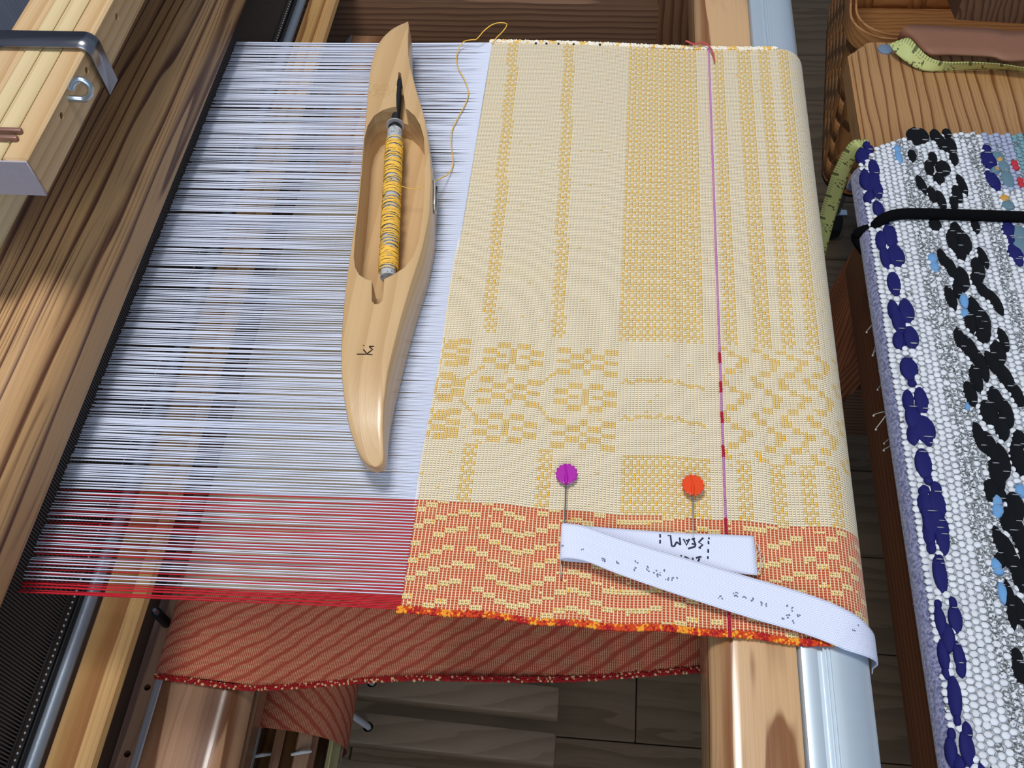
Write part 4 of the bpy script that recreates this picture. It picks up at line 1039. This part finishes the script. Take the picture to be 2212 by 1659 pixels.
# wooden block inside the basket
wb = slab((.335, .915, -.17), (.60, .895, -.17), (0, .030, -.004), (0, .004, .045))
BLK = wood('comb_block', rgb(122, 88, 66), rgb(84, 56, 40), 'z', 420, (.3, .4), .004, .6, 0, .5, .3, .3, seed=18.0)
o = link('wooden_block', wb, None, BLK); tag(o, 'dark ribbed wooden block standing in the basket behind the leather strap', 'block')

# cart under the basket
ct = thing('blue_cart', 'blue metal cart frame with a black wheel under the basket', 'cart', (.42, .98, -.78))
BLUE = plain('blue_enamel', rgb(44, 120, 168), .35)
P, L = ringpts(-.409, -.016); 
link('blue_rail', tube([p.copy() for p in P], .0055, 8), ct, BLUE)
link('chrome_corner', tube([rpoint(-.409, t, -.012) for t in np.linspace(.935, .999, 8)], .0075, 10), ct, ZINC)
link('chrome_corner', tube([rpoint(-.409, t, -.012) for t in np.linspace(.0, .040, 6)], .0075, 10), ct, ZINC)
link('cart_tray', prism([tuple(p[:2]) for p in ringpts(-.40)[0][:-1]], 'z', -.4040, -.4015), ct, BLACK)
wp = at(1800, 482, -.757)
for lx, ly in ((wp.x, wp.y), (.60, .85), (.60, 1.15), (.42, 1.15)):
    link('cart_leg', tube([(lx, ly, -.404), (lx, ly, -.735)], .006, 8), ct, ZINC)
    bm = bmesh.new(); tube_into(bm, [(lx-.011, ly, -.757), (lx-.008, ly, -.757), (lx+.008, ly, -.757), (lx+.011, ly, -.757)], [.017, .0228, .0228, .017], 24)
    wh = link('wheel', from_bm(bm), ct, BLACK)
    link('wheel_hub', tube([(lx-.0125, ly, -.757), (lx+.0125, ly, -.757)], .007, 12), wh, ZINC)
    link('fork', box(lx-.016, lx+.016, ly-.006, ly+.006, -.738, -.732, bev=.001), ct, ZINC)

# ================================================================ tape measures
def tape_mat(name, base, base2):
    m = Mat(name, .5, .3); u, v, _ = m.sep(m.co('UV'))
    tick = (u*1000/2.6).fract().lt(.35)*((v-.0075).abs().gt(.0045))
    big = (u*100/2.6+.2).fract().lt(.10)*((v-.0075).abs().gt(.0028))
    num = m.noise(m.comb(u*1.0, v*1.0, 0), 420, 1).gt(.58)*((v-.0075).abs().lt(.0035))*(u*100/2.6).fract().lt(.40)
    sq = (u*100/5.2).fract().gt(.5)*((v-.0075).abs().lt(.0062))
    c = m.mix(sq*.35, base, base2); c = m.mix((tick*.55).mx(big*.8).mx(num*.85), c, rgb(40, 48, 26)); m.color(c); return m.m
TM = tape_mat('tape_measure', rgb(196, 204, 130), rgb(216, 216, 140))
A = smoothpath([at(1923, 94, -.152), at(1950, 84, -.150), at(1965, 83, -.149), at(1985, 103, -.150), at(2000, 118, -.152), at(2020, 129, -.154), at(2050, 134, -.152), at(2100, 134, -.150), at(2160, 138, -.150), at(2212, 146, -.151), at(2300, 160, -.155)], 5)
B = smoothpath([at(1922, 97, -.153), at(1932, 112, -.156), at(1945, 124, -.158), at(1962, 137, -.161), at(1980, 148, -.163), at(2005, 154, -.1635), at(2045, 154, -.1637), at(2100, 151, -.1637), at(2160, 150, -.1637), at(2212, 156, -.1637), at(2300, 170, -.1637)], 5)
o = link('tape_measure', ribbon(A, B, .0005, 6), None, TM); solidify(o, .0005); tag(o, 'yellow-green tape measure twisted along the bench top beside the leather strap', 'tape measure')
Xt = .2035; h0, h1 = atX(1852, 318, Xt), atX(1771, 588, Xt); wv2 = .0062
C_ = smoothpath([Vector((.2140, h0.y+.003, ST+.0006)), Vector((.2078, h0.y+.001, ST+.0014)), Vector((Xt, h0.y, ST-.004)), Vector((Xt-.0006, h0.y, (ST+h1.z)/2)), Vector((Xt, h1.y, h1.z))], 8)
yc = (h0.y+h1.y)/2
nC = len(C_); A = []; B = []
for i, p in enumerate(C_):
    t = max(0, min(1, (i-nC*.3)/(nC*.3))); v_ = Vector((0, wv2, 0)).lerp(Vector((-.0062, .0030, 0)), t); p = p+Vector((-.0062*t, 0, 0)); A.append(p+v_); B.append(p-v_)
o = link('tape_measure', ribbon(A, B, .0005, 6), None, TM); solidify(o, .0005); tag(o, 'yellow-green tape measure end hanging straight down at the bench corner', 'tape measure')
